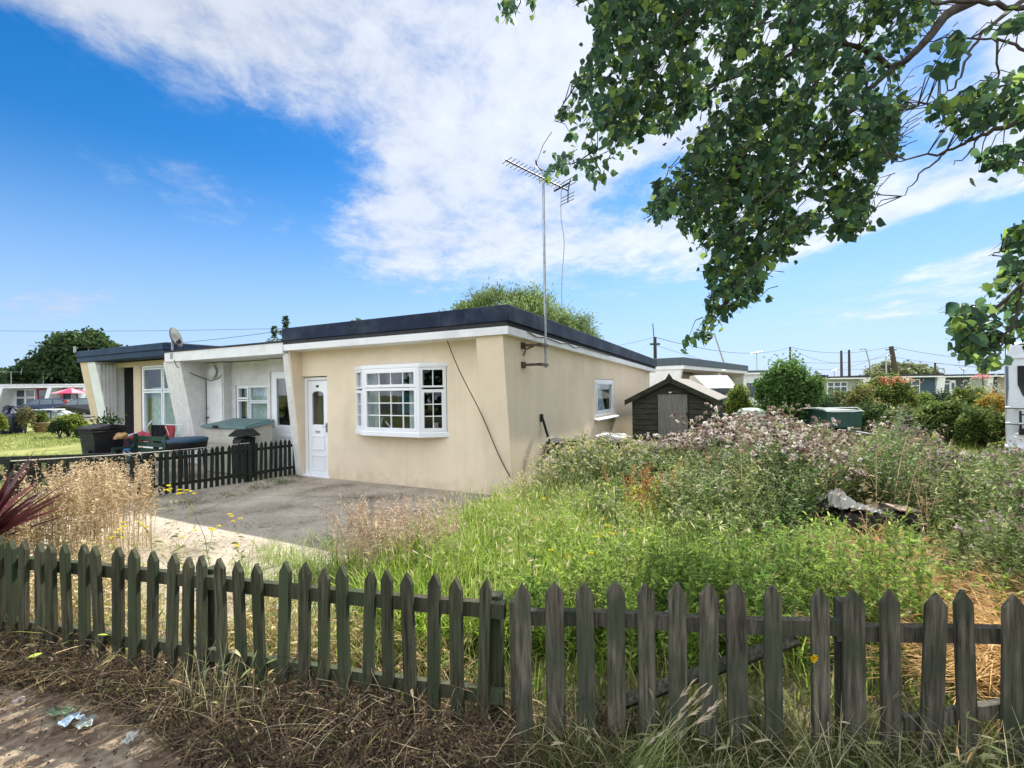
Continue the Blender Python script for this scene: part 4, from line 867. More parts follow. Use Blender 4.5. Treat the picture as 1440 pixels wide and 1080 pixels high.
# left white bungalow, far
ZL = 46.0
hL = at('bungalow', (W(-60, 560, ZL).x, ZL, 0), R(4), 'far white terrace bungalow with sloping fins, behind the red parasol and cars', 'bungalow')
m = MB(); m.box(0, 12.5, 1.2, 8, -.1, 2.5); m.build('wall', white_trim, hL)
m = MB(); m.box(5.2, 8.6, 1.17, 1.197, .6, 2.5); m.build('wall_panel', mat('pink_panel', (.55,.22,.25), .8), hL)
m = MB(); m.box(-.1, 12.6, -.1, 8, 2.5, 2.70); m.build('fascia', white_trim, hL)
m = MB(); m.hexa([(-.15,-.15,2.70),(12.7,-.15,2.70),(-.15,8,3.1),(12.7,8,3.1),(-.15,-.15,2.78),(12.7,-.15,2.78),(-.15,8,3.2),(12.7,8,3.2)]); m.build('roof', mat('white_roof', (.6,.6,.58), .7), hL)
for x in (3.8, 8.2, 11.5):
    m = MB(); m.prism([(x-.75,-.1),(x-.45,-.1),(x+.35,2.5),(x-.05,2.5)], 'y', -.1, 1.2); m.build('fin_wall', white_trim, hL)
def lwin(a, b, z0, z1, c, fm):
    f, g = MB(), MB(); panel(f, g, (a,1.13), (b,1.13), z0, z1, [(i/c+.01,(i+1)/c-.01,v0,v1,1,1,.05) for i in range(c) for v0, v1 in ((.02,.6),(.62,.98))], .07, .06)
    w1 = f.build('window', fm, hL); m = MB(); m.box(a+.05,b-.05,1.15,1.165,z0+.05,z1-.05); m.build('pane', far_glass, w1)
lwin(4.2, 6.0, .3, 2.4, 2, white_pvc); lwin(6.2, 7.2, .3, 2.4, 1, darkred); lwin(8.6, 9.9, 1.0, 2.4, 2, black_metal); lwin(10.6, 11.0, 1.2, 2.0, 1, black_metal)
# far aerials on that roof
for i, (px, top) in enumerate(((16, 523), (61, 522))):
    b_ = W(px, 540, ZL+3); t_ = W(px, top, ZL+3); e = at('tv_aerial', (b_.x, b_.y, 3.0), 0, ['far tv aerial above the white bungalow, at the very left of the dark tree', 'far tv aerial in front of the dark tree, above the parasol'][i], 'tv aerial')
    m = MB(); m.tube([(0,0,-.2),(0,0,t_.z-3.0)], .05, 5); m.build('mast', steel, e); zz = t_.z-3.0
    m = MB(); m.tube([(-1.1,0,zz),(1.1,0,zz)], .03, 4); [m.tube([(-1.0+k*.25,-.3,zz),(-1.0+k*.25,.3,zz)], .015, 4) for k in range(9)]; m.tube([(1.0,0,zz-.25),(1.1,0,zz+.3)], .03, 4); m.build('boom', steel, e)
car_glass = mat('car_window_glass', (.10,.14,.16), .1, spec=.7)
# ================================================================ cars
def car(loc, rz, bodym, label, L_=4.0, H_=1.5, kind='hatch'):
    e = at('parked_car', loc, rz, label, 'car'); g = H_/1.5; l = L_/4.0
    prof = [(-2.0,.35),(-1.98,.70),(-1.85,.86),(-1.15,.98),(-.55,1.40),(-.1,1.49),(.9,1.49),(1.5,1.38),(1.86,1.02),(1.97,.9),(2.0,.45),(1.9,.30),(-1.9,.28)]
    pr = [(x*l, z*g) for x, z in prof]; W2 = .84
    mb = MB(); n = len(pr); vs = []
    for s_ in (-1, 1):
        for (x, z) in pr: vs.append((x, s_*(W2-(.13*(max(0, z/g-.95)/.5))), z))
    mb.add(vs, [tuple(range(n)), tuple(range(2*n-1, n-1, -1))]+[(i, i+n, (i+1)%n+n, (i+1)%n) for i in range(n)]); mb.build('body', bodym, e, .05)
    for s_ in (-1, 1):
        for (q, nm) in (([(-1.0,1.0),(-.52,1.34),(-.15,1.40),(-.15,1.0)], 'side_window'), ([(-.08,1.0),(-.08,1.41),(.72,1.41),(.72,1.0)], 'side_window'), ([(.79,1.0),(.79,1.40),(1.3,1.33),(1.62,1.03)], 'side_window')):
            mb = MB(); yy = lambda z: W2-(.13*(max(0, z-.95)/.5))+.006
            mb.add([(x*l, s_*yy(z), z*g) for x, z in q]+[(x*l, s_*(yy(z)-.02), z*g) for x, z in q], [(0,1,2,3),(7,6,5,4),(0,4,5,1),(1,5,6,2),(2,6,7,3),(3,7,4,0)]); mb.build(nm, car_glass, e)
    mb = MB(); mb.add([(-1.12*l,-.70,1.0*g),(-1.12*l,.70,1.0*g),(-.58*l,.62,1.385*g),(-.58*l,-.62,1.385*g),(-1.14*l,-.70,1.01*g),(-1.14*l,.70,1.01*g),(-.60*l,.62,1.40*g),(-.60*l,-.62,1.40*g)], [(0,1,2,3),(4,5,6,7),(0,1,5,4),(1,2,6,5),(2,3,7,6),(3,0,4,7)]); mb.build('windscreen', car_glass, e)
    mb = MB(); mb.add([(1.53*l,-.62,1.36*g),(1.53*l,.62,1.36*g),(1.84*l,.68,1.06*g),(1.84*l,-.68,1.06*g),(1.56*l,-.62,1.37*g),(1.56*l,.62,1.37*g),(1.87*l,.68,1.07*g),(1.87*l,-.68,1.07*g)], [(0,1,2,3),(4,5,6,7),(0,1,5,4),(1,2,6,5),(2,3,7,6),(3,0,4,7)]); mb.build('rear_window', car_glass, e)
    for s_ in (-1, 1):
        mb = MB(); mb.hexa([(1.50*l,s_*.74,1.34*g),(1.60*l,s_*.74,1.36*g),(1.50*l,s_*.81,1.34*g),(1.60*l,s_*.81,1.36*g),(1.72*l,s_*.80,.86*g),(2.0*l,s_*.80,.88*g),(1.72*l,s_*.86,.86*g),(2.0*l,s_*.86,.88*g)][:8]); mb.build('tail_light', MATS['red_reflector'], e)
        mb = MB(); mb.box(-1.97*l,-1.80*l,s_*.60-.16,s_*.60+.16,.68*g,.80*g); mb.build('headlight', white_pvc, e)
        for x in (-1.25, 1.25):
            mb = MB(); mb.tube([(x*l,s_*.70,.31),(x*l,s_*.87,.31)], .31, 20); t_ = mb.build('wheel', black_plastic, e); mb = MB(); mb.tube([(x*l,s_*.872,.31),(x*l,s_*.882,.31)], .19, 16); mb.build('rim', steel, t_)
    return e
carblue = mat('dark_navy_paint', (.010,.028,.085), .2, var=.1, spec=.6); cargrey = mat('silver_paint', (.28,.34,.37), .25, metal=.3, var=.1); carblack = mat('black_paint', (.01,.011,.013), .2, spec=.6)
car((W(62,565,41).x, 41, 0), R(32), carblue, 'dark navy hatchback parked below the red parasol', 3.7)
car((W(102,565,43).x, 43.5, 0), R(20), cargrey, 'silver car parked behind the navy hatchback', 3.6, 1.45)
car((W(122,565,38).x, 38, 0), R(8), carblack, 'black car half hidden by the terrace end wall', 3.8, 1.5)
# parasol
e = at('parasol', (W(46,560,40).x, 43.5, 0), 0, 'red and pink garden parasol in front of the far white bungalow', 'parasol')
m = MB(); m.tube([(0,0,0),(0,0,2.35)], .03, 6); m.build('pole', white_trim, e)
cols = [mat('parasol_red', (.62,.03,.09), .8), mat('parasol_pink', (.75,.25,.30), .8)]
for s_ in range(8):
    a0, a1 = s_*PI/4, (s_+1)*PI/4; m = MB(); r_ = 1.35
    m.add([(0,0,2.40),(r_*math.cos(a0),r_*math.sin(a0),1.93),(r_*math.cos(a1),r_*math.sin(a1),1.93),(0,0,2.38),(r_*math.cos(a0),r_*math.sin(a0),1.90),(r_*math.cos(a1),r_*math.sin(a1),1.90)], [(0,1,2),(5,4,3),(1,4,5,2),(0,3,4,1),(2,5,3,0)]); m.build('canopy_panel', cols[s_ % 2], e)
# things on the sunny patio
crumple('covered_barbecue', (W(14,600,21.5).x, 21.5, .42), (.42,.4,.72), mat('dark_blue_tarp', (.02,.028,.05), .5), 'dark covered barbecue at the left end of the lawn', 'barbecue', 31)
crumple('tarpaulin', (W(84,590,24).x, 24, .55), (.78,.5,.42), mat('grey_tarpaulin', (.36,.42,.42), .5), 'pale grey tarpaulin heap in front of the navy hatchback', 'tarpaulin', 33, amp=.25)
e = at('garden_table', (W(54,578,23).x, 23.5, 0), 0, 'small dark garden table in front of the cars', 'table')
m = MB(); m.box(-.45,.45,-.4,.4,1.0,1.04); m.build('table_top', grey_up, e)
for x in (-.4,.36): m = MB(); m.box(x,x+.04,-.3,-.26,0,1.0); m.build('leg', black_metal, e)
# ================================================================ poles and wires
def pole(px, ytop, Z, r, label, ybot=None, lean=0, name='utility_pole', cat='utility pole', pm=None, lamp=0, cross=0, group=None):
    t_ = W(px, ytop, Z); b_ = Vector((t_.x+lean*Z/F, Z, 0)); e = at(name, b_, 0, label, cat, group)
    m = MB(); m.tube([(0,0,0), t_-b_], [r*1.15, r*.85], 8); m.build('pole', pm or pole_wood, e); q = t_-b_
    if lamp: m = MB(); m.tube([q, q+Vector((lamp*.5,0,.15)), q+Vector((lamp,0,.1))], .06, 6); m.box(min(q.x+lamp*.7,q.x+lamp*1.5), max(q.x+lamp*.7,q.x+lamp*1.5), -.12, .12, q.z+.02, q.z+.14); m.build('lamp_head', steel, e)
    if cross: m = MB(); m.box(q.x-cross, q.x+cross, -.05, .05, q.z-.5, q.z-.38); m.build('crossarm', pole_wood, e)
    return t_
P1 = pole(921, 474, 30, .11, 'dark wooden utility pole rising directly behind the back corner of the cream bungalow roof', cross=.3)
pole(918, 455, 29, .03, 'thin whip mast beside the utility pole behind the cream bungalow', lean=9, name='mast', cat='mast', pm=black_metal)
pole(1004, 468, 36, .06, 'slanting thin pole rising from the roof of the pale bungalow beyond the shed', lean=34, name='slanting_pole', cat='pole', pm=steel)
P2 = pole(1111, 488, 62, .13, 'dark utility pole standing behind the large green shrub')
P3 = pole(1183, 493, 62, .16, 'distant pole, left one of the close pair above the sage bungalow')
P4 = pole(1194, 492, 62, .16, 'distant brown pole, right one of the close pair above the sage bungalow')
P5 = pole(1253, 487, 62, .30, 'thick leaning utility pole above the slate blue bungalow', lean=12, cross=.7)
P6 = pole(1315, 510, 62, .14, 'short distant pole right of the rounded far tree')
pole(1218, 492, 62, .08, 'thin leaning street lamp left of the thick utility pole', lean=16, name='street_lamp', cat='street lamp', pm=steel, lamp=-.5)
pole(1246, 501, 62, .10, 'upright street lamp just left of the thick leaning pole', name='street_lamp', cat='street lamp', pm=steel, lamp=.5)
pole(1328, 519, 62, .09, 'small street lamp above the charcoal bungalow', name='street_lamp', cat='street lamp', pm=steel, lamp=-.4)
def farael(px, ytop, Z, label, w_=1.0):
    t_ = W(px, ytop, Z); e = at('tv_aerial', (t_.x, Z, 0), 0, label, 'tv aerial'); m = MB(); m.tube([(0,0,1.5),(0,0,t_.z)], .035, 5); m.build('mast', steel, e)
    m = MB(); m.tube([(-w_/2,0,t_.z-.05),(w_/2,0,t_.z+.1)], .025, 4); [m.tube([(-w_/2+k*w_/5,-.2,t_.z),(-w_/2+k*w_/5,.2,t_.z)], .012, 4) for k in range(6)]; m.build('boom', steel, e)
farael(1064, 496, 40, 'small far tv aerial between the pale bungalow and the large green shrub')
farael(1355, 519, 50, 'small far tv aerial above the charcoal bungalow roof', .7)
farael(1173, 521, 50, 'tiny far tv aerial at the left end of the sage bungalow', .6)
def wire(a, b, sag, label, r=.012, n=20, group='overhead wires'):
    a, b = Vector(a), Vector(b); m = MB(); m.tube([a.lerp(b, i/n)-Vector((0,0,sag*4*(i/n)*(1-i/n))) for i in range(n+1)], r, 4, False)
    tag(m.build('overhead_wire', black_plastic), label, 'overhead wire', group)
wire(W(-80,464,38), W(430,461,30), .15, 'overhead wire high above the left bungalows, upper of the two', .011)
wire(W(40,486,30), W(404,464,20), .35, 'overhead wire above the blue trimmed roof, lower of the two', .010)
wire(W(640,497,26), P1, .5, 'overhead wire running left from the pole behind the cream bungalow', .009)
wire(P1, P2, .9, 'upper overhead wire running right from the pole behind the cream bungalow', .018)
wire(P1-Vector((0,0,.5)), W(1100,530,60), .3, 'lower overhead wire dropping right from the pole behind the cream bungalow', .012)
wire(P1, W(868,512,24), .2, 'short overhead wire dropping left from the pole behind the cream bungalow', .010)
wire(P2, P5, .8, 'upper overhead wire between the shrub pole and the thick leaning pole', .022)
wire(P2-Vector((0,0,.1)), P4-Vector((0,0,1.6)), .7, 'overhead wire sagging from the shrub pole to the close pair', .018)
wire(W(1110,507,62), W(1248,501,62), .6, 'middle overhead wire crossing the close pair of poles', .018)
wire(W(1090,516,62), W(1310,512,62), .5, 'lowest overhead wire above the sage bungalow roof', .018)
wire(P5, W(1500,500,60), 1.0, 'upper overhead wire running right from the thick leaning pole', .022)
wire(P5-Vector((0,0,1.3)), W(1500,512,60), .8, 'middle overhead wire running right from the thick leaning pole', .018)
wire(P5-Vector((0,0,.6)), W(1190,517,62), .2, 'overhead wire dropping left from the thick leaning pole', .018)
wire(P6, W(1480,521,60), .3, 'lowest overhead wire running right from the short distant pole', .016)
wire(P2-Vector((0,0,.3)), W(1152,527,60), .3, 'overhead wire dropping right from the shrub pole', .016)
# ================================================================ trees and shrubs
def crown(rb, blobs, n, ln, cols, shell=.7, sub=26, subr=.3, ar=1.0, zbias=0.0, droop=.2, upd=None, shape=(.15,.95,.9,.05)):
    blobs = [(np.array(c, float), np.array(r, float)) for c, r in blobs]
    wts = np.array([r.prod()**(2/3) for c, r in blobs]); wts /= wts.sum()
    per = rng.multinomial(n, wts)
    for (c, r), k in zip(blobs, per):
        if k == 0: continue
        ns = max(6, int(sub*(r.prod()**(2/3))/(max(b[1].prod() for b in blobs)**(2/3))))
        sc_ = rdir(ns); sc_[:, 2] = np.where(sc_[:, 2] < -.35, -sc_[:, 2]*.5, sc_[:, 2]); cen = c+sc_*r*(shell+(1-shell)*U(0, 1, ns)**.5)[:, None]
        tint = U(.72, 1.3, ns); kk = rng.integers(0, ns, k)
        p = cen[kk]+rng.normal(size=(k, 3))*r*subr*.55
        dirs = unit(rdir(k)+unit(p-c)*.6+np.array([0,0,zbias]))
        l = U(.7, 1.25, k)*ln
        leaves(rb, p, dirs, l, l*ar*U(.7, 1.1, k), pal(cols, k, .22)*tint[kk][:, None], droop, shape)
def tree(name, base, trunk_h, tr, blobs, n, ln, cols, label, cat='tree', limbs=7, **kw):
    e = empty(name, base, 0, label, cat, kw.pop('group', None))
    m = MB(); top = Vector((0, 0, trunk_h)); m.tube([(0,0,-.1), (.03*trunk_h,0,trunk_h*.5), top], [tr*1.25, tr*.9, tr*.7], 8)
    for i in range(limbs):
        c, r = blobs[i % len(blobs)]; q = Vector(c)+Vector([random.uniform(-.5,.5)*x for x in r]); mid = top.lerp(q, .5)+Vector((0,0,.1*trunk_h)); m.tube([top*.8, mid, q], [tr*.5, tr*.3, tr*.08], 6)
    m.build('trunk', barkm, e); rb = RB(); crown(rb, blobs, n, ln, cols, **kw); rb.build('crown', leafm, e); return e
g_dark = [(.030,.060,.018),(.045,.085,.025),(.022,.045,.018)]
g_mid = [(.06,.11,.025),(.09,.15,.035),(.045,.085,.022)]
g_light = [(.13,.20,.05),(.17,.24,.07),(.10,.16,.05)]
g_yel = [(.20,.24,.04),(.12,.18,.03),(.28,.28,.06)]
# dark tree far left
Zt = 46; s_ = Zt/F
tree('broadleaf_tree', (W(55,560,Zt).x, Zt+6, 0), 3.5, .35, [((-1.5,0,4.8),(4.4,3,2.8)),((2.0,0,4.1),(3.6,3,2.2)),((-1.0,0,6.5),(3.2,2.5,1.9)),((-5.5,0,3.6),(2.5,2.5,1.9)),((4.6,-.5,3.0),(2.2,2,1.5))], 34000, .33, g_dark+[(.06,.10,.03)], 'big dark green tree behind the far white bungalow on the left', sub=60, subr=.26)
tree('broadleaf_tree', (W(-30,560,60).x, 62, 0), 2.5, .3, [((0,0,3.4),(5.5,3,2.0)),((6,0,3),(4,3,1.6)),((12,0,2.6),(4,3,1.5))], 9000, .35, g_dark, 'low dark trees closing the view behind the far white roof', sub=40, subr=.26)
# willow behind the bungalow
Zt = 27; b0 = W(722, 540, Zt)
tree('willow_tree', (b0.x, Zt, 0), 3.0, .3, [((0,0,4.6),(3.5,2.6,2.45)),((-2.6,0,4.1),(2.4,2.2,2.0)),((2.4,0,4.2),(2.2,2.2,2.0)),((-.6,0,5.3),(2.4,2,1.8)),((3.3,0,3.2),(1.4,1.5,1.4)),((-3.7,0,3.9),(1.6,1.4,1.4))], 70000, .21, g_light+[(.20,.27,.09),(.08,.13,.04)], 'light green feathery willow rising behind the cream bungalow roof', ar=.24, sub=110, subr=.20, zbias=.8, droop=.1, shell=.8)
# little conifer tips
def conifer(base, h, r, n, label, cols=g_mid, trunkr=.06, z0=.1):
    e = empty('conifer', base, 0, label, 'conifer', None); m = MB(); m.tube([(0,0,0),(0,0,h)], [trunkr, .01], 6); m.build('trunk', barkm, e)
    rb = RB(); t = U(z0, 1, n)**.8; a = U(0, 2*PI, n); layer = .5+.5*np.sin(t*60); rr = r*(1-t)*layer*U(.1, 1, n)
    p = np.stack([rr*np.cos(a), rr*np.sin(a), t*h-.12*rr], 1); d = unit(np.stack([np.cos(a), np.sin(a), U(-.1,.7,n)], 1))
    leaves(rb, p, d, U(.5,1.1,n)*.16, .05, pal(cols, n, .25), .2); rb.build('crown', leafm, e)
conifer(gp(405, 21.5), 1.65+uv(405,445)[1]*-21.5, 2.6, 1700, 'taller dark conifer tip behind the left end of the cream roof', g_dark+g_mid)
conifer(gp(389, 22.5), 1.65+uv(389,459)[1]*-22.5, 2.4, 1500, 'shorter conifer tip behind the white bungalow roof', g_dark+g_mid)
crn = RB(); crown(crn, [((0,0,0),(.10,.1,.10))], 110, .07, g_mid); o = crn.build('roof_plant', leafm); o.location = W(502, 456, 12); tag(o, 'small green plant tip showing over the navy roof edge', 'plant')
# far round trees right
for (px, yt, w_, Z_, lb) in ((1252,513,54,70,'far tree left of the thick leaning pole, wide and grey green'),(1285,512,40,70,'far rounded olive tree above the slate blue bungalow'),(1307,518,30,75,'small far green tree right of the rounded olive tree')):
    hh = CH-uv(px,yt)[1]*Z_; rw = w_*Z_/F/2
    tree('broadleaf_tree', gp(px, Z_), hh*.4, .2, [((0,0,hh-1.6),(rw,rw,1.6)),((rw*.4,0,hh-2.0),(rw*.7,rw*.7,1.4)),((-rw*.5,0,hh-2.2),(rw*.6,rw*.6,1.3))], 3500, .35, [(.14,.17,.08),(.18,.20,.09)], lb, sub=30)
rb = RB(); bl = [((x+random.uniform(-3,3), -17-random.uniform(0,5), random.uniform(1.5,3.5)), (5.5, 3, random.uniform(2.5,6))) for x in range(-60, 61, 6)]
crown(rb, bl, 22000, .55, g_dark+g_mid, sub=50, subr=.3); stuff(rb.build('far_tree_belt', leafm), 'belt of trees across the street, mirrored in the bow window panes', 'trees')
# shrubs : name px,base Z, top y, half width px, label, cols, extra
def shrub(px, Z_, yt, hw, label, cols, n=6000, ln=.07, cat='shrub', dz=.5, name='shrub', ar=.6, lumps=7, fl=None, zb=.2, shell=.75):
    hh = CH-uv(px, yt)[1]*Z_; rw = hw*Z_/F; e = empty(name, gp(px, Z_), 0, label, cat)
    m = MB(); rs = random.Random(int(px))
    for i in range(7):
        a = rs.uniform(0, 2*PI); q = Vector((math.cos(a)*rw*.6, math.sin(a)*rw*.5*dz*2, hh*rs.uniform(.5,.85))); m.tube([(0,0,0), q*.5+Vector((0,0,.1*hh)), q], [.03, .018, .006], 5)
    m.build('stem', barkm, e); rb = RB(); bl = [((0,0,hh*.5),(rw*.85,rw*dz*1.2,hh*.5))]
    for i in range(lumps):
        a = rs.uniform(-1, 1); k = rs.uniform(.3,.55); bl.append(((a*rw*.7, rs.uniform(-.5,.5)*rw*dz, hh*(1-k*.75)-abs(a)*hh*.22), (rw*.38, rw*.38, hh*k*.75)))
    crown(rb, bl, n, ln, cols, sub=50, subr=.24, ar=ar, zbias=zb, shell=shell); rb.build('foliage', leafm, e)
    if fl:
        rb = RB(); k, fc, fs, fz = fl; p = np.stack([rng.normal(size=k)*rw*.28, U(-rw*.5,0,k)*dz*2, hh*U(fz, 1.0, k)], 1); leaves(rb, p, rdir(k), fs, fs*.8, pal(fc, k), .1); rb.build('blossom', leafm, e)
    return e
shrub(1113, 14.0, 503, 46, 'large rounded bright green shrub right of the shed', [(.08,.16,.035),(.12,.22,.05),(.055,.12,.03)], 15000, .085, lumps=10, name='large_shrub')
shrub(1150, 15.5, 552, 34, 'dark lower shrub joined to the right side of the large green shrub', g_dark, 6000, .07)
shrub(1040, 15.0, 541, 24, 'yellow green shrub behind the shed roof', g_yel+[(.10,.17,.04)], 5000, .08)
shrub(1004, 23.0, 556, 14, 'small plant in front of the porch of the pale bungalow', g_mid, 1200, .1)
shrub(1180, 19.0, 552, 42, 'grey green hedge bush in front of the sage bungalow', g_mid+[(.20,.22,.12),(.16,.10,.06)], 9000, .08)
shrub(1250, 18.0, 530, 46, 'broad yellow green hedge bush tipped with orange red shoots', g_yel+g_mid, 12000, .085, fl=(110, [(.42,.14,.06),(.36,.16,.07)], .10, .86))
shrub(1215, 17.0, 545, 26, 'bronze tinged hedge bush left of the orange tipped one', [(.22,.17,.06),(.17,.20,.05),(.12,.15,.04)], 5000, .08)
shrub(1302, 19.5, 552, 16, 'small bright yellow green bush before the slate blue bungalow', [(.20,.30,.04),(.14,.22,.04)], 2500, .08)
shrub(1325, 21, 548, 16, 'dark narrow bush in front of the white bungalow fin', g_dark+[(.05,.06,.07)], 2500, .08)
shrub(1362, 17, 545, 32, 'round clipped green bush below the pink flower', g_mid+g_yel, 9000, .07, lumps=4)
shrub(1398, 15.5, 548, 20, 'orange and gold bush beside the motorhome', [(.42,.22,.04),(.30,.24,.05),(.20,.20,.04)], 5000, .07)
shrub(1335, 12.5, 566, 44, 'layered bush with yellow tips in the middle of the hedge', g_mid+[(.26,.28,.07)], 12000, .065)
shrub(1385, 11.5, 573, 34, 'layered bush with yellow tips next to the motorhome', g_mid+[(.28,.30,.07)], 9000, .06)
shrub(1278, 13.5, 572, 34, 'olive green bush left of the layered hedge bushes', g_mid+[(.18,.19,.08)], 8000, .065)
shrub(1225, 15.5, 566, 34, 'dark bush directly behind the green trailer', g_dark+g_mid, 7000, .07)
shrub(1150, 17.5, 566, 30, 'dark shaded bush behind the white trailer rail', g_dark, 5000, .07)
shrub(1085, 15.0, 566, 34, 'low green bush in front of the large green shrub', g_mid+g_light, 6000, .07)
# pink flowering standard
e = empty('flowering_plant', gp(1384, 20), 0, 'tall thin plant with one pink flower cluster above the hedge', 'plant')
m = MB(); m.tube([(0,0,0),(.05,0,1.2),(0,0,1.95)], .02, 5); m.build('stem', barkm, e); rb = RB()
p = np.array([0,0,1.95])+rng.normal(size=(90,3))*np.array([.13,.1,.06]); leaves(rb, p, rdir(90), .08, .06, pal([(.55,.14,.16),(.65,.35,.34)], 90)); rb.build('blossom', leafm, e)
rb = RB(); p = np.array([0,0,1.4])+rng.normal(size=(300,3))*np.array([.4,.2,.22]); leaves(rb, p, rdir(300), .12, .05, pal([(.30,.32,.20)], 300)); rb.build('foliage', leafm, e)
# left yard plants
shrub(98, 19.5, 584, 24, 'yellow green leafy bush at the end of the lawn by the terrace wall', g_yel+[(.12,.17,.04)], 8000, .09)
shrub(85, 19.0, 590, 12, 'dark low bush left of the yellow green bush', g_dark, 2500, .07)
shrub(118, 18.0, 600, 14, 'dark shaded bush under the terrace fin wall', g_dark+g_mid, 2500, .07)
shrub(0, 20.0, 582, 8, 'small yellow green plant at the left end of the lawn', g_yel, 1500, .09)
for (px, Z_, yt, hw, lb, cols) in ((60,22.0,579,10,'leafy pot plant in a brown tub on the far patio',g_mid+g_yel),(37,21.5,572,13,'bronze feathery shrub next to the covered barbecue',[(.12,.12,.05),(.2,.18,.08)])):
    e = shrub(px, Z_, yt, hw, lb, cols, 2500, .08, cat='pot plant' if px == 60 else 'shrub')
    if px == 60:
        m = MB(); m.lathe([(.0,.0),(.22,0),(.30,.42),(.33,.42),(.33,.48),(0,.48)], n=16); m.build('tub', mat('brown_tub', (.22,.16,.10), .8), e)
e = empty('potted_plant', gp(152, 9.9), 0, 'leafy green plant sprouting just behind the black wheelie bin', 'plant'); rb = RB(); p = np.array([0,0,1.12])+rng.normal(size=(90,3))*np.array([.16,.1,.06]); leaves(rb, p, elev_dir(90,.2,1.2), .10, .04, pal(g_dark+g_mid, 90)); rb.build('foliage', leafm, e)
m = MB(); [m.tube([(dx,0,0),(dx*1.1,0,1.0),(dx*.6,0,1.35 if dx else 1.42)], .01, 5) for dx in (-.08, 0, .1)]; m.build('stem', barkm, e)
# dark bush against side wall by corner
shrub(742, 8.3, 640, 9, 'dark thin bush against the cream side wall by the leaning pole', [(.03,.03,.025),(.05,.045,.035),(.03,.04,.02)], 2600, .045, ar=.35, zb=.5, name='wall_bush')
# cordyline at the left edge
e = empty('cordyline', (-4.47, 3.98, 0), 0, 'burgundy spiky cordyline at the left edge behind the pickets', 'cordyline')
m = MB(); m.tube([(0,0,0),(.02,0,.3),(0,0,.5)], [.06,.05,.04], 8); m.build('trunk', barkm, e)
rb = RB(); n = 120; el = U(.25, 1.4, n); az = U(0, 2*PI, n); d = np.stack([np.cos(az)*np.cos(el), np.sin(az)*np.cos(el), np.sin(el)], 1); l = U(.55,.95,n)
leaves(rb, np.tile([0,0,.42],(n,1))+rng.normal(size=(n,3))*.03, d, l, .055, pal([(.055,.010,.016),(.085,.018,.025),(.04,.009,.014),(.16,.05,.05)], n, .3), .10, (.5,.9,1,.85,.5,.05), side=unit(np.cross(d, np.array([0,0,1.0])+rng.normal(size=(n,3))*.3)))
rb.build('foliage', foliage('cordyline_leaf', .2, .4, .3), e)
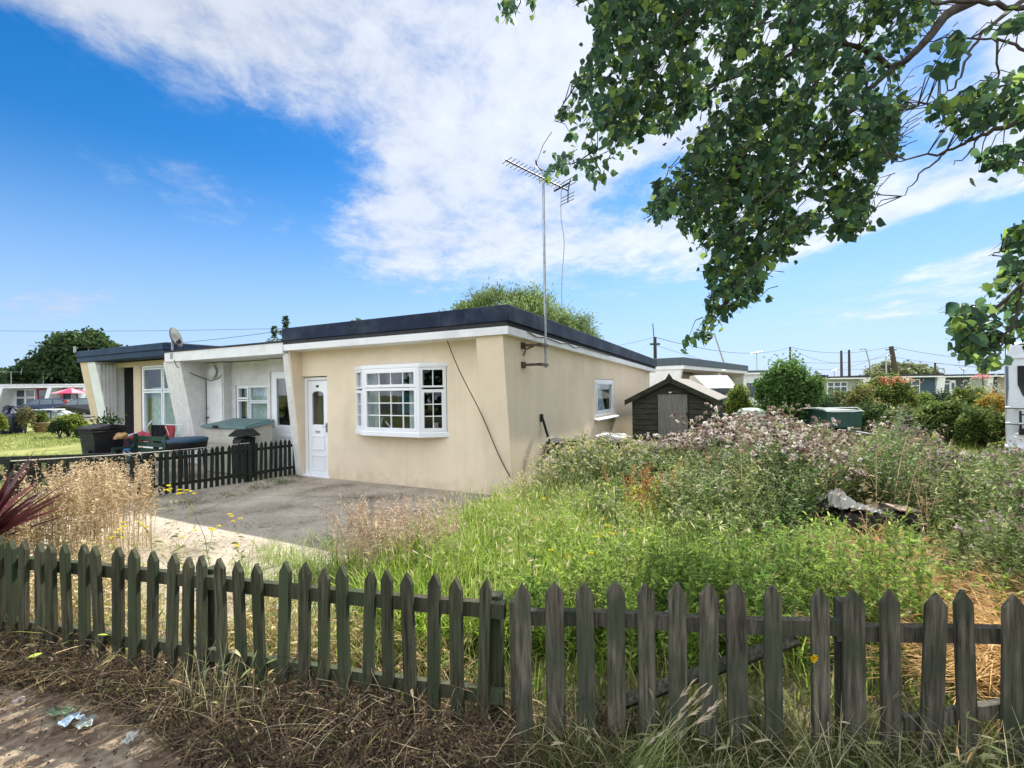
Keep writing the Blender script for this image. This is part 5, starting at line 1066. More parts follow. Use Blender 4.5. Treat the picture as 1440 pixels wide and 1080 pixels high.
# ================================================================ overhanging tree (top right)
def inpoly(P_, poly):
    x, y = P_[:, 0], P_[:, 1]; c = np.zeros(len(x), bool); n = len(poly)
    for i in range(n):
        x1, y1 = poly[i]; x2, y2 = poly[i-1]
        c ^= ((y1 > y) != (y2 > y)) & (x < (x2-x1)*(y-y1)/(y2-y1+1e-9)+x1)
    return c
def W3(px, py, Z_):          # vectorised pixel -> space
    dx, dy = px-CX, py-CY; c, s = math.cos(ROLL), math.sin(ROLL); u = (dx*c-dy*s)/F; v = (dx*s+dy*c)/F
    return np.stack([u*Z_, Z_, CH-v*Z_], 1)
treeroot = Vector((6.6, 3.3, 0))
e = empty('overhanging_tree', treeroot, 0, 'large leafy tree whose branches hang down over the front garden from the upper right', 'tree')
def rel(v): return Vector(v)-treeroot
limbs = [ # polylines in (px,py,Z) with radii
 ([(1900,200,3.6),(1700,-60,3.8),(1500,-40,4.0),(1355,5,4.1),(1290,70,4.1),(1255,95,4.15)], [.16,.12,.055,.042,.030,.022]),
 ([(1255,95,4.15),(1200,150,4.2),(1150,215,4.3),(1090,290,4.3),(1050,360,4.3),(1020,420,4.25),(985,470,4.2)], [.022,.018,.014,.011,.009,.006,.003]),
 ([(1255,95,4.15),(1180,60,4.3),(1080,90,4.4),(980,130,4.4),(900,170,4.35),(840,210,4.3),(775,240,4.3)], [.022,.02,.017,.013,.010,.007,.003]),
 ([(1500,-40,4.0),(1350,-60,4.3),(1150,-70,4.5),(950,-40,4.6),(850,0,4.5)], [.055,.045,.035,.02,.01]),
 ([(1180,60,4.3),(1120,160,4.4),(1040,240,4.4),(960,280,4.35),(905,308,4.3)], [.018,.014,.010,.007,.003]),
 ([(1150,215,4.3),(1200,280,4.2),(1215,315,4.2)], [.012,.008,.003]),
 ([(950,-40,4.6),(860,40,4.5),(815,110,4.4),(780,170,4.4)], [.018,.012,.008,.003]),
 ([(950,-40,4.6),(800,-60,4.6),(745,-20,4.5),(725,20,4.4)], [.018,.013,.008,.003]),
 ([(1700,-60,3.8),(1560,60,3.5),(1440,165,3.4),(1380,190,3.4),(1330,212,3.4),(1255,227,3.4)], [.11,.03,.02,.013,.009,.003]),
 ([(1330,212,3.4),(1300,240,3.4),(1268,276,3.4)], [.008,.006,.002]),
 ([(1380,190,3.4),(1362,215,3.4),(1340,232,3.4)], [.006,.005,.002]),
 ([(1560,60,3.5),(1470,80,3.4),(1400,55,3.4),(1300,58,3.4)], [.02,.012,.008,.003]),
 ([(1500,-40,4.0),(1400,30,3.8),(1360,80,3.7),(1345,120,3.7),(1310,150,3.6)], [.03,.014,.010,.007,.003]),
 ([(1470,-20,3.7),(1440,10,3.6),(1380,2,3.6),(1310,4,3.6)], [.03,.02,.016,.010]),
 ([(1560,60,3.5),(1480,100,3.4),(1440,110,3.4),(1340,140,3.4),(1290,150,3.4)], [.02,.012,.009,.006,.003]),
 ([(1400,55,3.4),(1405,110,3.4),(1380,150,3.4),(1395,105,3.4)], [.008,.006,.004,.002]),
 ([(1700,-60,3.8),(1640,200,3.3),(1520,330,3.2),(1440,400,3.2),(1385,450,3.2),(1345,490,3.2)], [.11,.04,.022,.014,.009,.003]),
 ([(1520,330,3.2),(1450,330,3.2),(1410,350,3.2),(1390,360,3.2)], [.014,.009,.006,.002]),
 ([(1440,400,3.2),(1420,460,3.2),(1400,500,3.2),(1385,525,3.2)], [.010,.008,.005,.002]),
 ([(1480,100,3.4),(1470,200,3.3),(1430,215,3.3),(1400,235,3.3)], [.012,.008,.005,.002]),
]
m = MB(); m.tube([Vector((0,0,-.1)), Vector((.05,.02,1.5)), Vector((-.05,.1,2.6)), rel(W(1900,200,3.6))], [.24,.2,.18,.16], 12); m.build('trunk', barkm, e)
m = MB(); allpts = []
for pts, rr in limbs:
    V_ = [W(*p) for p in pts]; fine = []; fr_ = []
    for i in range(len(V_)-1):
        p0, p1, p2, p3 = V_[max(i-1,0)], V_[i], V_[i+1], V_[min(i+2,len(V_)-1)]
        for k in range(6):
            t = k/6; q = .5*((2*p1)+(p2-p0)*t+(2*p0-5*p1+4*p2-p3)*t*t+(3*p1-3*p2+p3-p0)*t**3)
            q = q+Vector([random.gauss(0, .008) for _ in range(3)]); fine.append(q); fr_.append(rr[i]+(rr[i+1]-rr[i])*t)
    fine.append(V_[-1]); fr_.append(rr[-1]); m.tube([rel(q) for q in fine], fr_, 7); allpts += fine
m.build('branch', barkm, e)
allpts = np.array([list(p) for p in allpts])
main = [(829,22),(836,45),(829,79),(806,108),(800,140),(770,168),(772,180),(800,176),(808,186),(787,201),(760,228),(747,236),(757,250),(790,248),(810,232),(822,246),(838,258),(857,250),(862,236),(878,218),(901,215),(910,198),(920,186),(940,189),(964,176),(985,156),(1000,170),(975,195),(958,233),(930,250),(917,262),(915,285),(892,308),(920,316),(950,306),(962,330),(985,357),(997,401),(993,430),(993,450),(975,468),(952,484),(962,498),(988,494),(1003,466),(1025,446),(1041,433),(1069,420),(1077,385),(1101,365),(1134,333),(1154,326),(1172,345),(1192,335),(1226,318),(1224,280),(1240,235),(1259,214),(1267,157),(1280,143),(1262,120),(1273,79),(1317,19),(1345,-60),(860,-60)]
extra = [ [(700,-30),(758,-30),(757,8),(745,30),(730,42),(716,30),(705,15)], [(806,-20),(830,-20),(826,4),(812,8)] ]
right = [ [(1330,52),(1352,48),(1362,70),(1350,88),(1335,78)], [(1312,92),(1345,90),(1340,108),(1318,110)], [(1300,150),(1340,130),(1400,110),(1460,90),(1460,170),(1420,175),(1385,180),(1345,188),(1332,172),(1300,168)], [(1372,218),(1400,205),(1460,190),(1460,245),(1420,240),(1385,236)], [(1440,270),(1470,240),(1470,300),(1441,290)],
  [(1470,310),(1430,318),(1392,335),(1395,350),(1420,352),(1400,385),(1370,405),(1335,432),(1340,455),(1330,470),(1325,492),(1345,505),(1365,500),(1380,525),(1400,520),(1425,505),(1470,490)], [(1383,28),(1410,35),(1440,15),(1440,45),(1400,50)] ]
C_ = []
def fill(poly, n, zlo, zhi, sc=1.0):
    xs = [p[0] for p in poly]; ys = [p[1] for p in poly]; got = 0
    while got < n:
        P_ = np.stack([U(min(xs), max(xs), n*3), U(min(ys), max(ys), n*3)], 1); P_ = P_[inpoly(P_, poly)][:n-got]; got += len(P_)
        if len(P_): C_.append(np.concatenate([P_, U(zlo, zhi, len(P_))[:, None], np.full((len(P_),1), sc)], 1))
gaps = [(1040,110,12),(985,60,9),(1110,75,10),(1165,105,11),(1205,160,12),(1075,180,10),(1020,150,10),(1130,235,10),(1210,250,9),(1060,330,8),(905,60,8),(930,100,9),(1240,120,10),(1150,30,9),(1005,90,11),(1085,45,12),(1150,150,10),(1060,215,9),(1120,290,12),(1180,240,9),(1080,60,10),(1200,60,12),(1220,90,9),(940,140,7),(1130,110,8),(1175,180,9),(1160,310,8),(1150,285,9),(1040,300,9),(1012,85,9),(1095,130,9),(885,110,6),(1195,20,8),(1240,40,8)]
fill(main, 740, 3.5, 5.3)
fill([(971,189),(958,233),(930,250),(917,262),(915,285),(950,306),(985,357),(997,401),(1010,440),(1069,420),(1077,385),(1101,365),(1134,333),(1190,330),(1226,318),(1224,280),(1240,235),(1259,214),(1267,157),(1200,120),(1050,150)], 300, 3.6, 5.0)
fill([(829,10),(836,60),(815,110),(830,170),(870,190),(960,150),(1000,140),(1060,120),(1180,100),(1260,60),(1300,-60),(860,-60)], 300, 3.6, 5.0)
for p in extra: fill(p, 9, 4.2, 4.8)
for p, k in zip(right, (6,4,34,14,4,46,6)): fill(p, k, 3.0, 3.6)
C_ = np.concatenate(C_)
keep = np.ones(len(C_), bool)
for gx, gy, gr in gaps: keep &= (C_[:,0]-gx)**2+(C_[:,1]-gy)**2 > (gr+6)**2
C_ = C_[keep]
cen = W3(C_[:,0], C_[:,1], C_[:,2])
# edge test for leaves: keep leaves whose centre projects near the outlines
def px_of(p):
    u = p[:,0]/p[:,1]; v = (CH-p[:,2])/p[:,1]; c, s = math.cos(ROLL), math.sin(ROLL); dx = (u*c+v*s)*F; dy = (-u*s+v*c)*F
    return np.stack([CX+dx, CY+dy], 1)
rb = RB(); tw = MB(); allL = []
for i, c in enumerate(cen):
    d2 = ((allpts-c)**2).sum(1); j = d2.argmin(); a = Vector(allpts[j]); b = Vector(c); k_ = random.random()
    if d2[j]**.5 > .42: a = b+Vector((random.uniform(.1,.3), random.uniform(-.1,.1), random.uniform(.1,.35)))
    mid = a.lerp(b, .5)+Vector((0,0,.03+.05*k_)); tip = b+(b-mid).normalized()*.07 if (b-mid).length > 1e-4 else b
    tw.tube([rel(a), rel(mid), rel(b), rel(tip)], [.0045,.0035,.0022,.001], 4, False)
    n = rng.integers(11, 19); t = U(0, 1, n)[:, None]
    pp = np.array(mid)*(1-t)+np.array(tip)*t; pp = pp+rng.normal(size=(n,3))*.042
    dr = unit(rdir(n)*.8+np.array([0,0,-.55])); l = U(.038,.086,n)
    px = px_of(pp+dr*l[:,None]*.5)
    polys = [main]+extra+right; ok = np.zeros(n, bool)
    for pl in polys: ok |= inpoly(px, pl)
    ok |= rng.random(n) < .12
    for gx, gy, gr in gaps: ok &= ~(((px[:,0]-gx)**2+(px[:,1]-gy)**2) < (gr*.75)**2)
    pp, dr, l = pp[ok], dr[ok], l[ok]; n = len(pp)
    if n == 0: continue
    allL.append((pp, dr, l))
pp = np.concatenate([x[0] for x in allL]); dr = np.concatenate([x[1] for x in allL]); l = np.concatenate([x[2] for x in allL]); n = len(pp)
leaves(rb, pp-np.array(treeroot), dr, l, l*U(.85,1.05,n), pal([(.055,.115,.055),(.075,.155,.06),(.036,.082,.048),(.19,.30,.06)], n, .35, [.32,.30,.20,.18]), .12, (.10,.86,1.0,.72,.34,.03))
rb.build('leaf_canopy', treeleaf, e); tw.build('twig', barkm, e)
# ================================================================ grass, weeds and undergrowth
def wpoly(poly, n):
    xs = [p[0] for p in poly]; ys = [p[1] for p in poly]; out = []; got = 0
    while got < n:
        P_ = np.stack([U(min(xs), max(xs), n*2), U(min(ys), max(ys), n*2)], 1); P_ = P_[inpoly(P_, poly)][:n-got]; got += len(P_); out.append(P_)
    P_ = np.concatenate(out); return np.concatenate([P_, np.zeros((n,1))], 1)
def gw(*pts): return [tuple(G(*p)[:2]) for p in pts]
def clump(P_, f=1.6, seed=0.0):         # patchiness from sines, 0..1
    x, y = P_[:,0]*f, P_[:,1]*f
    return .5+.25*(np.sin(x*1.7+y*2.3+seed)+np.sin(x*3.9-y*1.3+2+seed*2)*.6+np.sin(x*7.1+y*6.3+seed)*.4)
garden = [(-1.9,2.9),(.0,2.42),(2.9,2.15),(8.5,3.2),(14,14),(6.5,14),(3.0,9.5),(.6,7.6),(-.3,7.1),(-.7,6.3),(-1.3,5.2),(-2.0,4.2)]
# short grass everywhere in the garden
rb = RB(); n = 60000; P_ = wpoly(garden, n); cl = clump(P_); dst = P_[:,1]
w_ = .0045+.0013*dst
c_ = np.where((rng.random(n) < .75)[:,None], pal([(.17,.26,.035),(.24,.34,.05),(.11,.18,.028)], n, .25), pal([(.42,.36,.15),(.5,.42,.2)], n, .2))
blades(rb, P_, U(.10,.30,n)*(.7+.6*cl), w_*U(.8,1.5,n), U(.1,.9,n), c_, 4)
# long bright grass patch, centre
poly = gw((560,800),(640,760),(720,735),(860,760),(980,800),(1010,850),(900,905),(600,940),(500,880))
n = 17000; P_ = wpoly(poly, n); P_ = P_[P_[:,1] > 2.45-.1*P_[:,0]]; n = len(P_); cl = clump(P_, 2.2, 1)
blades(rb, P_, U(.22,.50,n)*(.6+.6*cl), U(.006,.013,n), U(.2,1.0,n), pal([(.25,.40,.04),(.36,.48,.06),(.15,.27,.03),(.48,.46,.15),(.08,.15,.02)], n, .25), 5)
n = 5200; P_ = wpoly(gw((560,790),(640,745),(760,712),(900,720),(1020,770),(1080,860),(900,905),(640,930),(520,860)), n); P_ = P_[clump(P_, 3, 4) > .40]; n = len(P_); h = U(.30,.66,n); PP = blades(rb, P_, h, U(.003,.0055,n), U(.05,.6,n), pal([(.30,.42,.07),(.40,.46,.14),(.22,.34,.05)], n, .2), 5)
tip = PP[:,-1]; d = unit(PP[:,-1]-PP[:,-2]); sel = rng.random(n) < .22
for _ in range(2): leaves(rb, (tip-d*.03)[sel], unit(d[sel]+rng.normal(size=(sel.sum(),3))*.12), U(.05,.10,sel.sum()), .010, pal([(.50,.48,.24),(.56,.48,.30),(.42,.44,.18)], sel.sum(), .2), .15, (.4,1,.8,.1))
stuff(rb.build('grass', grassm), 'bright green and straw grass filling the front garden behind the pickets', 'grass')
# broad leaved weeds in the grass
rb = RB(); n = 9000; P_ = wpoly(gw((640,900),(760,800),(980,790),(1200,840),(1330,860),(1300,930),(900,940)), n)
P_[:,2] = U(.03,.42,n)*clump(P_, 3); leaves(rb, P_, elev_dir(n,-.2,1.0), U(.04,.10,n), U(.018,.045,n), pal([(.20,.34,.05),(.12,.22,.04),(.28,.42,.07),(.09,.15,.04)], n, .25), .3)
n = 9000; P_ = wpoly(gw((900,800),(1000,745),(1180,740),(1330,800),(1300,860),(1000,850)), n)
P_[:,2] = U(.03,.40,n)*clump(P_, 3); leaves(rb, P_, elev_dir(n,-.2,1.0), U(.03,.07,n), U(.012,.03,n), pal([(.15,.24,.06),(.12,.19,.05),(.22,.30,.08)], n, .25), .3)
stuff(rb.build('broad_leaved_weeds', leafm), 'broad leaved green weeds low among the grass', 'weeds')
# straw coloured grass
def straw(rb, poly, n, h0, h1, cols, bend=(.2,1.1), heads=.5, w=(.004,.008), hl=.07, hw=.013):
    P_ = wpoly(poly, n); h = U(h0, h1, n)*(.65+.5*clump(P_, 2.5, 3)); c = pal(cols, n, .2)
    PP = blades(rb, P_, h, U(*w, n), U(*bend, n), c, 6)
    k = rng.random(n) < heads; tip = PP[k][:, -1]; d = unit(PP[k][:, -1]-PP[k][:, -2]); m_ = k.sum()
    for _ in range(2): leaves(rb, tip-d*.01, unit(d+rng.normal(size=(m_,3))*.10), hl*U(.7,1.3,m_), hw, c[k]*1.12, .25, (.4,1,.8,.1))
    return PP
tan_ = [(.38,.28,.13),(.45,.34,.17),(.28,.20,.09),(.50,.40,.23)]; orange_ = [(.58,.36,.14),(.62,.42,.20),(.45,.27,.11)]
rb = RB()
straw(rb, [(2.2,2.45),(2.6,2.35),(4.2,2.5),(4.0,3.2),(2.8,2.9)], 3000, .34, .64, orange_, (.8,2.2), .5, (.004,.007), .08, .007)
straw(rb, [(2.2,3.3),(3.0,3.2),(3.2,4.1),(2.6,4.2)], 700, .30, .60, orange_+tan_, (.2,1.0), .5, (.004,.008), .07, .008)
straw(rb, gw((1150,880),(1200,800),(1240,770),(1290,800),(1330,870),(1290,930)), 1200, .20, .48, orange_+tan_, (.3,1.4))
straw(rb, gw((1290,930),(1300,840),(1380,800),(1520,820),(1560,930),(1400,960)), 2600, .22, .46, orange_+tan_, (.6,1.8))
straw(rb, gw((1060,770),(1110,750),(1150,790),(1100,830),(1060,810)), 900, .2, .45, orange_+tan_)
straw(rb, [(5.2,7.4),(6.2,6.9),(7.5,7.6),(6.0,9.2)], 700, .3, .5, tan_)
straw(rb, gw((700,720),(860,720),(1000,760),(960,800),(640,790)), 3000, .2, .45, [(.38,.42,.15),(.5,.5,.24),(.3,.36,.1)], (.1,.6), .7, (.003,.006), .06, .011)
straw(rb, [(4.0,2.6),(6.5,3.0),(7.5,4.0),(4.6,3.3)], 1200, .2, .42, tan_)
straw(rb, [(-1.9,2.95),(-.1,2.5),(-.3,2.85),(-1.9,3.5)], 900, .15,.35, tan_+[(.3,.36,.1)])
straw(rb, [(-5.2,3.6),(-3.6,3.2),(-1.9,2.85),(-1.9,3.3),(-3.4,4.1),(-5.2,4.6)], 2600, .12, .40, tan_+[(.40,.42,.10),(.30,.36,.08)], (.2,1.2), .25, (.003,.006))
stuff(rb.build('straw_grass', drym), 'straw and orange dried grass at the right side of the garden', 'dry grass')
# sparse bits on the drive: cracks and edges
rb = RB()
for (poly, n, h, cols) in ((gw((480,760),(600,745),(640,790),(560,820),(380,800),(350,775)), 1500, (.10,.26), [(.24,.34,.07),(.16,.26,.05),(.5,.5,.3)]),
   (gw((330,800),(480,790),(520,840),(330,850)), 900, (.12,.30), [(.24,.36,.07),(.3,.36,.12)]),
   (gw((370,670),(425,668),(430,680),(350,690)), 500, (.03,.10), [(.10,.16,.04),(.16,.2,.06)]),
   (gw((500,690),(650,702),(640,712),(480,700)), 500, (.02,.07), [(.28,.16,.10),(.2,.2,.08)]),
   (gw((225,712),(420,672),(423,678),(235,722)), 700, (.02,.08), [(.3,.28,.14),(.12,.16,.05)]),
   (gw((60,760),(200,735),(330,780),(340,830),(100,830)), 800, (.04,.14), [(.5,.45,.25),(.3,.34,.12)]),
   (gw((425,782),(300,850),(150,850),(200,780)), 500, (.02,.10), [(.52,.45,.28),(.36,.34,.16)])):
    P_ = wpoly(poly, n); P_ = P_[clump(P_, 4, 5) > .42]; m_ = len(P_); blades(rb, P_, U(*h, m_), U(.004,.009,m_), U(.2,1.2,m_), pal(cols, m_, .2), 4)
stuff(rb.build('drive_weeds', grassm), 'thin weeds growing along the edges and cracks of the concrete drive', 'weeds')
# dry leaf litter / gravel specks on the drive
rb = RB(); P_ = wpoly(gw((180,830),(190,740),(330,730),(480,770),(520,830)), 900); P_[:,2] = .009; leaves(rb, P_, elev_dir(900,-.02,.3), U(.01,.035,900), U(.004,.012,900), pal([(.45,.40,.28),(.25,.2,.12),(.15,.12,.08)], 900, .3), 0)
P_ = wpoly(gw((440,690),(700,712),(620,760),(300,740)), 260); P_[:,2] = .009; leaves(rb, P_, elev_dir(260,-.02,.3), U(.012,.04,260), U(.006,.018,260), pal([(.4,.36,.28),(.2,.15,.1),(.5,.48,.42)], 260, .3), 0)
stuff(rb.build('leaf_litter', drym), 'dry scraps and leaf litter on the concrete drive', 'litter')
# ---------------- thistles and other tall weeds
def weeds(rb, hb, P_, H_, cols, hcols, nl=34, dens=1.9, lsc=.62, lf=(.05,.13), lw=.24, heads=9, hs=.028, spread=.16, stemc=(.16,.18,.09), fl=14, br=5, e_=(-.1,1.1), base_dark=None):
    n = len(P_)
    if n == 0: return
    nl = int(nl*dens); lf = (lf[0]*lsc, lf[1]*lsc); lean = rng.normal(size=(n,2))*.07; tint = U(.75,1.25,n)
    def sp(idx, t):
        q = P_[idx].copy(); q[:,0] += lean[idx,0]*H_[idx]*t**2; q[:,1] += lean[idx,1]*H_[idx]*t**2; q[:,2] += H_[idx]*t; return q
    t5 = np.linspace(0,.96,5); S = np.stack([sp(np.arange(n), np.full(n,t)) for t in t5], 1)
    sdv = rdir(n); sdv[:,2] = 0; sdv = unit(sdv); rb.ribbon(S, np.array([.010,.009,.008,.006,.004])[None]*np.ones((n,1)), sdv, jit(stemc, n, .25))
    # leaves up the stem
    idx = np.repeat(np.arange(n), nl); t = U(.05,.95,len(idx)); p = sp(idx, t); l = U(*lf, len(idx))*(1.1-.55*t)
    leaves(rb, p, elev_dir(len(idx), *e_), l, l*lw*U(.7,1.3,len(idx)), pal(cols, len(idx), .25)*tint[idx][:,None], .25, (.3,1,.7,.05))
    # side branches with leaves
    ib = np.repeat(np.arange(n), br); m_ = len(ib); t = U(.35,.9,m_); b0 = sp(ib, t); dd = elev_dir(m_,.6,1.2); L_ = H_[ib]*(1-t)*U(.7,1.1,m_)+.05
    ends = b0+dd*L_[:,None]; Bp = np.stack([b0, b0+dd*L_[:,None]*.5, ends], 1); sdb = rdir(m_); rb.ribbon(Bp, np.array([.005,.004,.003])[None]*np.ones((m_,1)), sdb, jit(stemc, m_, .25))
    k2 = np.repeat(np.arange(m_), 9); u = U(.15,1,len(k2)); p = b0[k2]+dd[k2]*(L_[k2]*u)[:,None]; l = U(*lf, len(k2))*.75
    leaves(rb, p, elev_dir(len(k2), *e_), l, l*lw, pal(cols, len(k2), .25)*tint[ib[k2]][:,None], .25, (.3,1,.7,.05))
    if heads:
        kh = np.repeat(np.arange(m_), heads//br); hp = ends[kh]+rng.normal(size=(len(kh),3))*np.array([spread,spread,spread*.45])*.35
        ih = np.repeat(np.arange(n), 3 if heads > 1 else 1); hp = np.concatenate([hp, sp(ih, np.full(len(ih),.97))+rng.normal(size=(len(ih),3))*.03])
        kf = np.repeat(np.arange(len(hp)), fl); d = rdir(len(kf)); d[:,2] = d[:,2]*.8+.25; d = unit(d); l = hs*U(.6,1.2,len(kf)); hc = pal(hcols, len(hp), .15)
        leaves(hb, hp[kf], d, l, l*.45, hc[kf]*U(.85,1.15,len(kf))[:,None], 0, (.25,1,.9,.3))
green1 = [(.13,.20,.05),(.19,.27,.075),(.085,.14,.035),(.34,.40,.19)]; dk = [(.05,.09,.025),(.08,.135,.04),(.14,.20,.06),(.32,.37,.18)]
pinkw = [(.60,.54,.49),(.34,.26,.23),(.70,.65,.59),(.16,.10,.09),(.26,.19,.14)]; lil = [(.28,.21,.22),(.15,.10,.10),(.46,.41,.38),(.22,.17,.12)]
rb, hb = RB(), RB()
def silh(xs, ys):
    return lambda P_: np.clip(CH-(np.interp(CX+F*P_[:,0]/P_[:,1], xs, ys)-(CY-.014*(F*P_[:,0]/P_[:,1])))*P_[:,1]/F, .12, 1.9)
SX = [640,690,730,760,800,860,880,905,935,965,990,1030,1070,1110,1150,1180,1220,1235,1262,1285,1300,1340,1380,1440,1560]
SY = [720,690,648,620,614,618,618,612,604,592,584,574,578,572,580,606,622,584,566,598,628,640,634,612,600]
sil = silh(SX, SY)
def bank(poly, n, cols, hc, hvar=(.72,1.0), per=7, rad=.20, **kw):
    nc = max(1, n//per); C_ = wpoly(poly, nc); f_ = U(*hvar, nc); tn = U(.75,1.3,nc); k_ = rng.integers(0, nc, n)
    off = rng.normal(size=(n,2))*rad; P_ = np.zeros((n,3)); P_[:,:2] = C_[k_,:2]+off; 
    def segd(a, b): a = np.array(a); b = np.array(b); t = np.clip(((P_[:,:2]-a)@(b-a))/((b-a)@(b-a)), 0, 1); return np.linalg.norm(P_[:,:2]-a-t[:,None]*(b-a), axis=1)
    ok = (P_[:,1] > 2.75) & (segd((2.75,3.8),(3.75,5.15)) > .42) & (segd((1.2,4.5),(1.5,5.7)) > .22); P_ = P_[ok]; k_ = k_[ok]
    r_ = np.linalg.norm(P_[:,:2]-C_[k_,:2], axis=1)/rad; H_ = sil(P_)*f_[k_]*np.clip(1.06-.10*np.minimum(r_, 3), .5, 1.1)*U(.82,1.04,len(P_))
    for q in range(4):        # split so that neighbouring clumps differ in tone
        s_ = (k_ % 4) == q; c2 = np.array(cols)*(.78, 1.0, 1.25, .9)[q]*np.array([(1,1,1),(1.12,1.02,.9),(1.05,1.0,1.0),(.85,1.0,.95)][q]); kq = dict(kw); kq['heads'] = kw.get('heads',9)*2 if q in (0,) else (kw.get('heads',9) if q == 2 else (1 if kw.get('heads',9) else 0)); weeds(rb, hb, P_[s_], H_[s_], c2, hc, **kq)
up = dict(e_=(.15,1.25))
bank([(.72,8.6),(1.9,8.9),(1.75,7.0),(.62,7.0)], 90, green1+[(.26,.34,.07)], [(.5,.45,.33),(.5,.48,.2),(.55,.5,.45)], (.75,1.05), heads=4, fl=8, nl=44, **up)
bank([(1.5,7.6),(2.6,8.6),(3.4,8.0),(2.6,6.2),(1.6,6.4)], 95, green1, pinkw, (.72,1.05), heads=8, fl=13, hs=.032, nl=50)
bank([(2.1,6.2),(2.8,7.8),(5.2,8.2),(4.8,5.4),(2.6,5.2)], 240, green1, pinkw, (.74,1.05), heads=12, fl=17, hs=.036, nl=60)
bank([(1.3,6.0),(1.9,5.5),(2.6,4.7),(4.3,5.1),(4.6,6.2),(2.4,6.6),(1.4,7.0)], 240, green1+dk, pinkw, (.45,.90), heads=0, nl=70, lf=(.06,.15), **up)
bank([(4.2,6.0),(5.2,7.8),(6.8,8.2),(5.6,5.4)], 150, green1+[(.24,.30,.10)], pinkw, (.68,1.05), heads=2, fl=9, hs=.024, nl=60)
bank([(5.3,6.4),(5.9,7.4),(6.5,7.2),(5.8,6.2)], 36, [(.10,.14,.07),(.16,.2,.12),(.07,.10,.05)], lil, (1.0,1.05), heads=6, nl=70)
bank([(4.1,3.7),(4.4,5.6),(7.8,6.4),(7.2,4.0)], 260, dk+green1, lil, (.66,1.08), heads=2, fl=10, nl=70, hs=.022, lf=(.06,.15), **up)
bank([(2.9,3.5),(3.9,3.7),(4.2,4.4),(6.6,3.8),(4.6,3.1),(3.0,3.1)], 120, dk+green1, lil, (.28,.60), heads=1, fl=6, nl=60)
bank([(2.3,4.1),(3.3,4.1),(3.2,5.1),(2.4,5.1)], 110, green1+dk, pinkw, (.40,.78), heads=0, nl=60, lf=(.06,.15), **up)
bank([(3.1,5.5),(4.4,5.5),(4.3,6.0),(3.1,6.0)], 44, green1+dk, pinkw, (.6,.85), heads=1, fl=8, nl=50)
bank([(5.6,6.2),(9.5,7.4),(9.0,10.5),(6.4,8.6)], 150, dk+green1, lil, (.7,1.0), heads=4, fl=8, hs=.022, nl=50)
bank([(.1,7.3),(.75,7.7),(.9,6.4),(.1,6.3)], 60, [(.2,.28,.08),(.28,.34,.14)], [(.5,.45,.2),(.45,.4,.3)], (.6,1.0), nl=30, heads=5, fl=8, lf=(.04,.09))
bank([(1.0,5.4),(2.2,4.4),(3.0,4.2),(2.6,5.3),(1.3,6.2)], 110, green1+[(.3,.36,.1)], [(.34,.34,.2),(.4,.38,.25)], (.38,.72), nl=50, heads=1, fl=6, **up)
bank([(.9,4.5),(3.1,3.7),(3.2,4.5),(1.2,5.6),(.7,5.4)], 150, green1+[(.28,.36,.08)], [(.40,.38,.25)], (.38,.66), nl=50, heads=1, fl=6, **up)
bank([(3.5,3.1),(5.5,3.2),(6.5,4.2),(4.3,4.2),(3.7,3.7)], 170, dk+green1, lil, (.48,.80), nl=70, heads=1, fl=8, **up)
bank([(.75,7.2),(1.5,8.4),(2.1,8.6),(1.7,6.8)], 60, green1+[(.28,.36,.08)], [(.5,.47,.2),(.45,.4,.3)], (.95,1.12), nl=44, heads=5, fl=8, **up)
bank([(.2,2.55),(1.9,2.45),(3.0,3.0),(2.7,3.8),(.5,3.6)], 190, [(.22,.34,.05),(.15,.25,.04),(.30,.42,.09),(.10,.17,.03)], lil, (.36,.58), nl=46, heads=0, lf=(.06,.14), **up)
# looser leafy stems through the bright grass
kw_ = dict(nl=26, heads=2, fl=6, hs=.016, lf=(.05,.12), stemc=(.3,.34,.12), e_=(.2,1.3))
P_ = wpoly([(-.6,3.4),(.6,2.7),(2.4,2.6),(3.2,3.6),(2.2,5.0),(.8,5.6),(-.4,5.6),(-.9,4.4)], 260); weeds(rb, hb, P_, U(.25,.58,260)*(.6+.6*clump(P_,2,7)), [(.26,.38,.06),(.18,.28,.05),(.36,.46,.10)], [(.5,.48,.2),(.45,.42,.28)], **kw_)
# bleached dead stalks standing in the bank
dk_ = wpoly([(2.0,5.0),(3.0,7.5),(6.5,7.6),(7.2,4.0),(3.4,4.0)], 130); weeds(rb, hb, dk_, sil(dk_)*U(.5,.9,130), [(.30,.22,.12),(.40,.32,.18)], [(.34,.26,.16),(.24,.17,.11)], nl=8, heads=5, fl=8, hs=.018, br=2, stemc=(.30,.24,.13))
stuff(rb.build('tall_weeds', leafm), 'bank of tall green thistles and weeds filling the right side of the garden', 'weeds')
stuff(hb.build('thistle_heads', foliage('thistle_fluff', .45, .9, .05)), 'pinkish white fluffy thistle heads topping the tall weeds', 'thistle heads')
# yellow specks
rb = RB()
def flowers(rb, pts, r=.02, k=16, cols=((.80,.62,.02),(.75,.55,.02))):
    pts = np.array(pts); kf = np.repeat(np.arange(len(pts)), k); a = U(0,2*PI,len(kf)); d = np.stack([np.cos(a), np.sin(a)*.6, U(-.1,.6,len(kf))], 1); leaves(rb, pts[kf], unit(d), r*U(.8,1.1,len(kf)), r*.42, pal(cols, len(kf), .1), .1, (.5,1,1,.5))
P_ = wpoly(gw((640,860),(760,760),(900,780),(880,860)), 16); P_[:,2] = U(.32,.5,16); flowers(rb, P_, .022)
stuff(rb.build('yellow_flowers', leafm), 'scattered small yellow flowers in the bright grass', 'flowers')
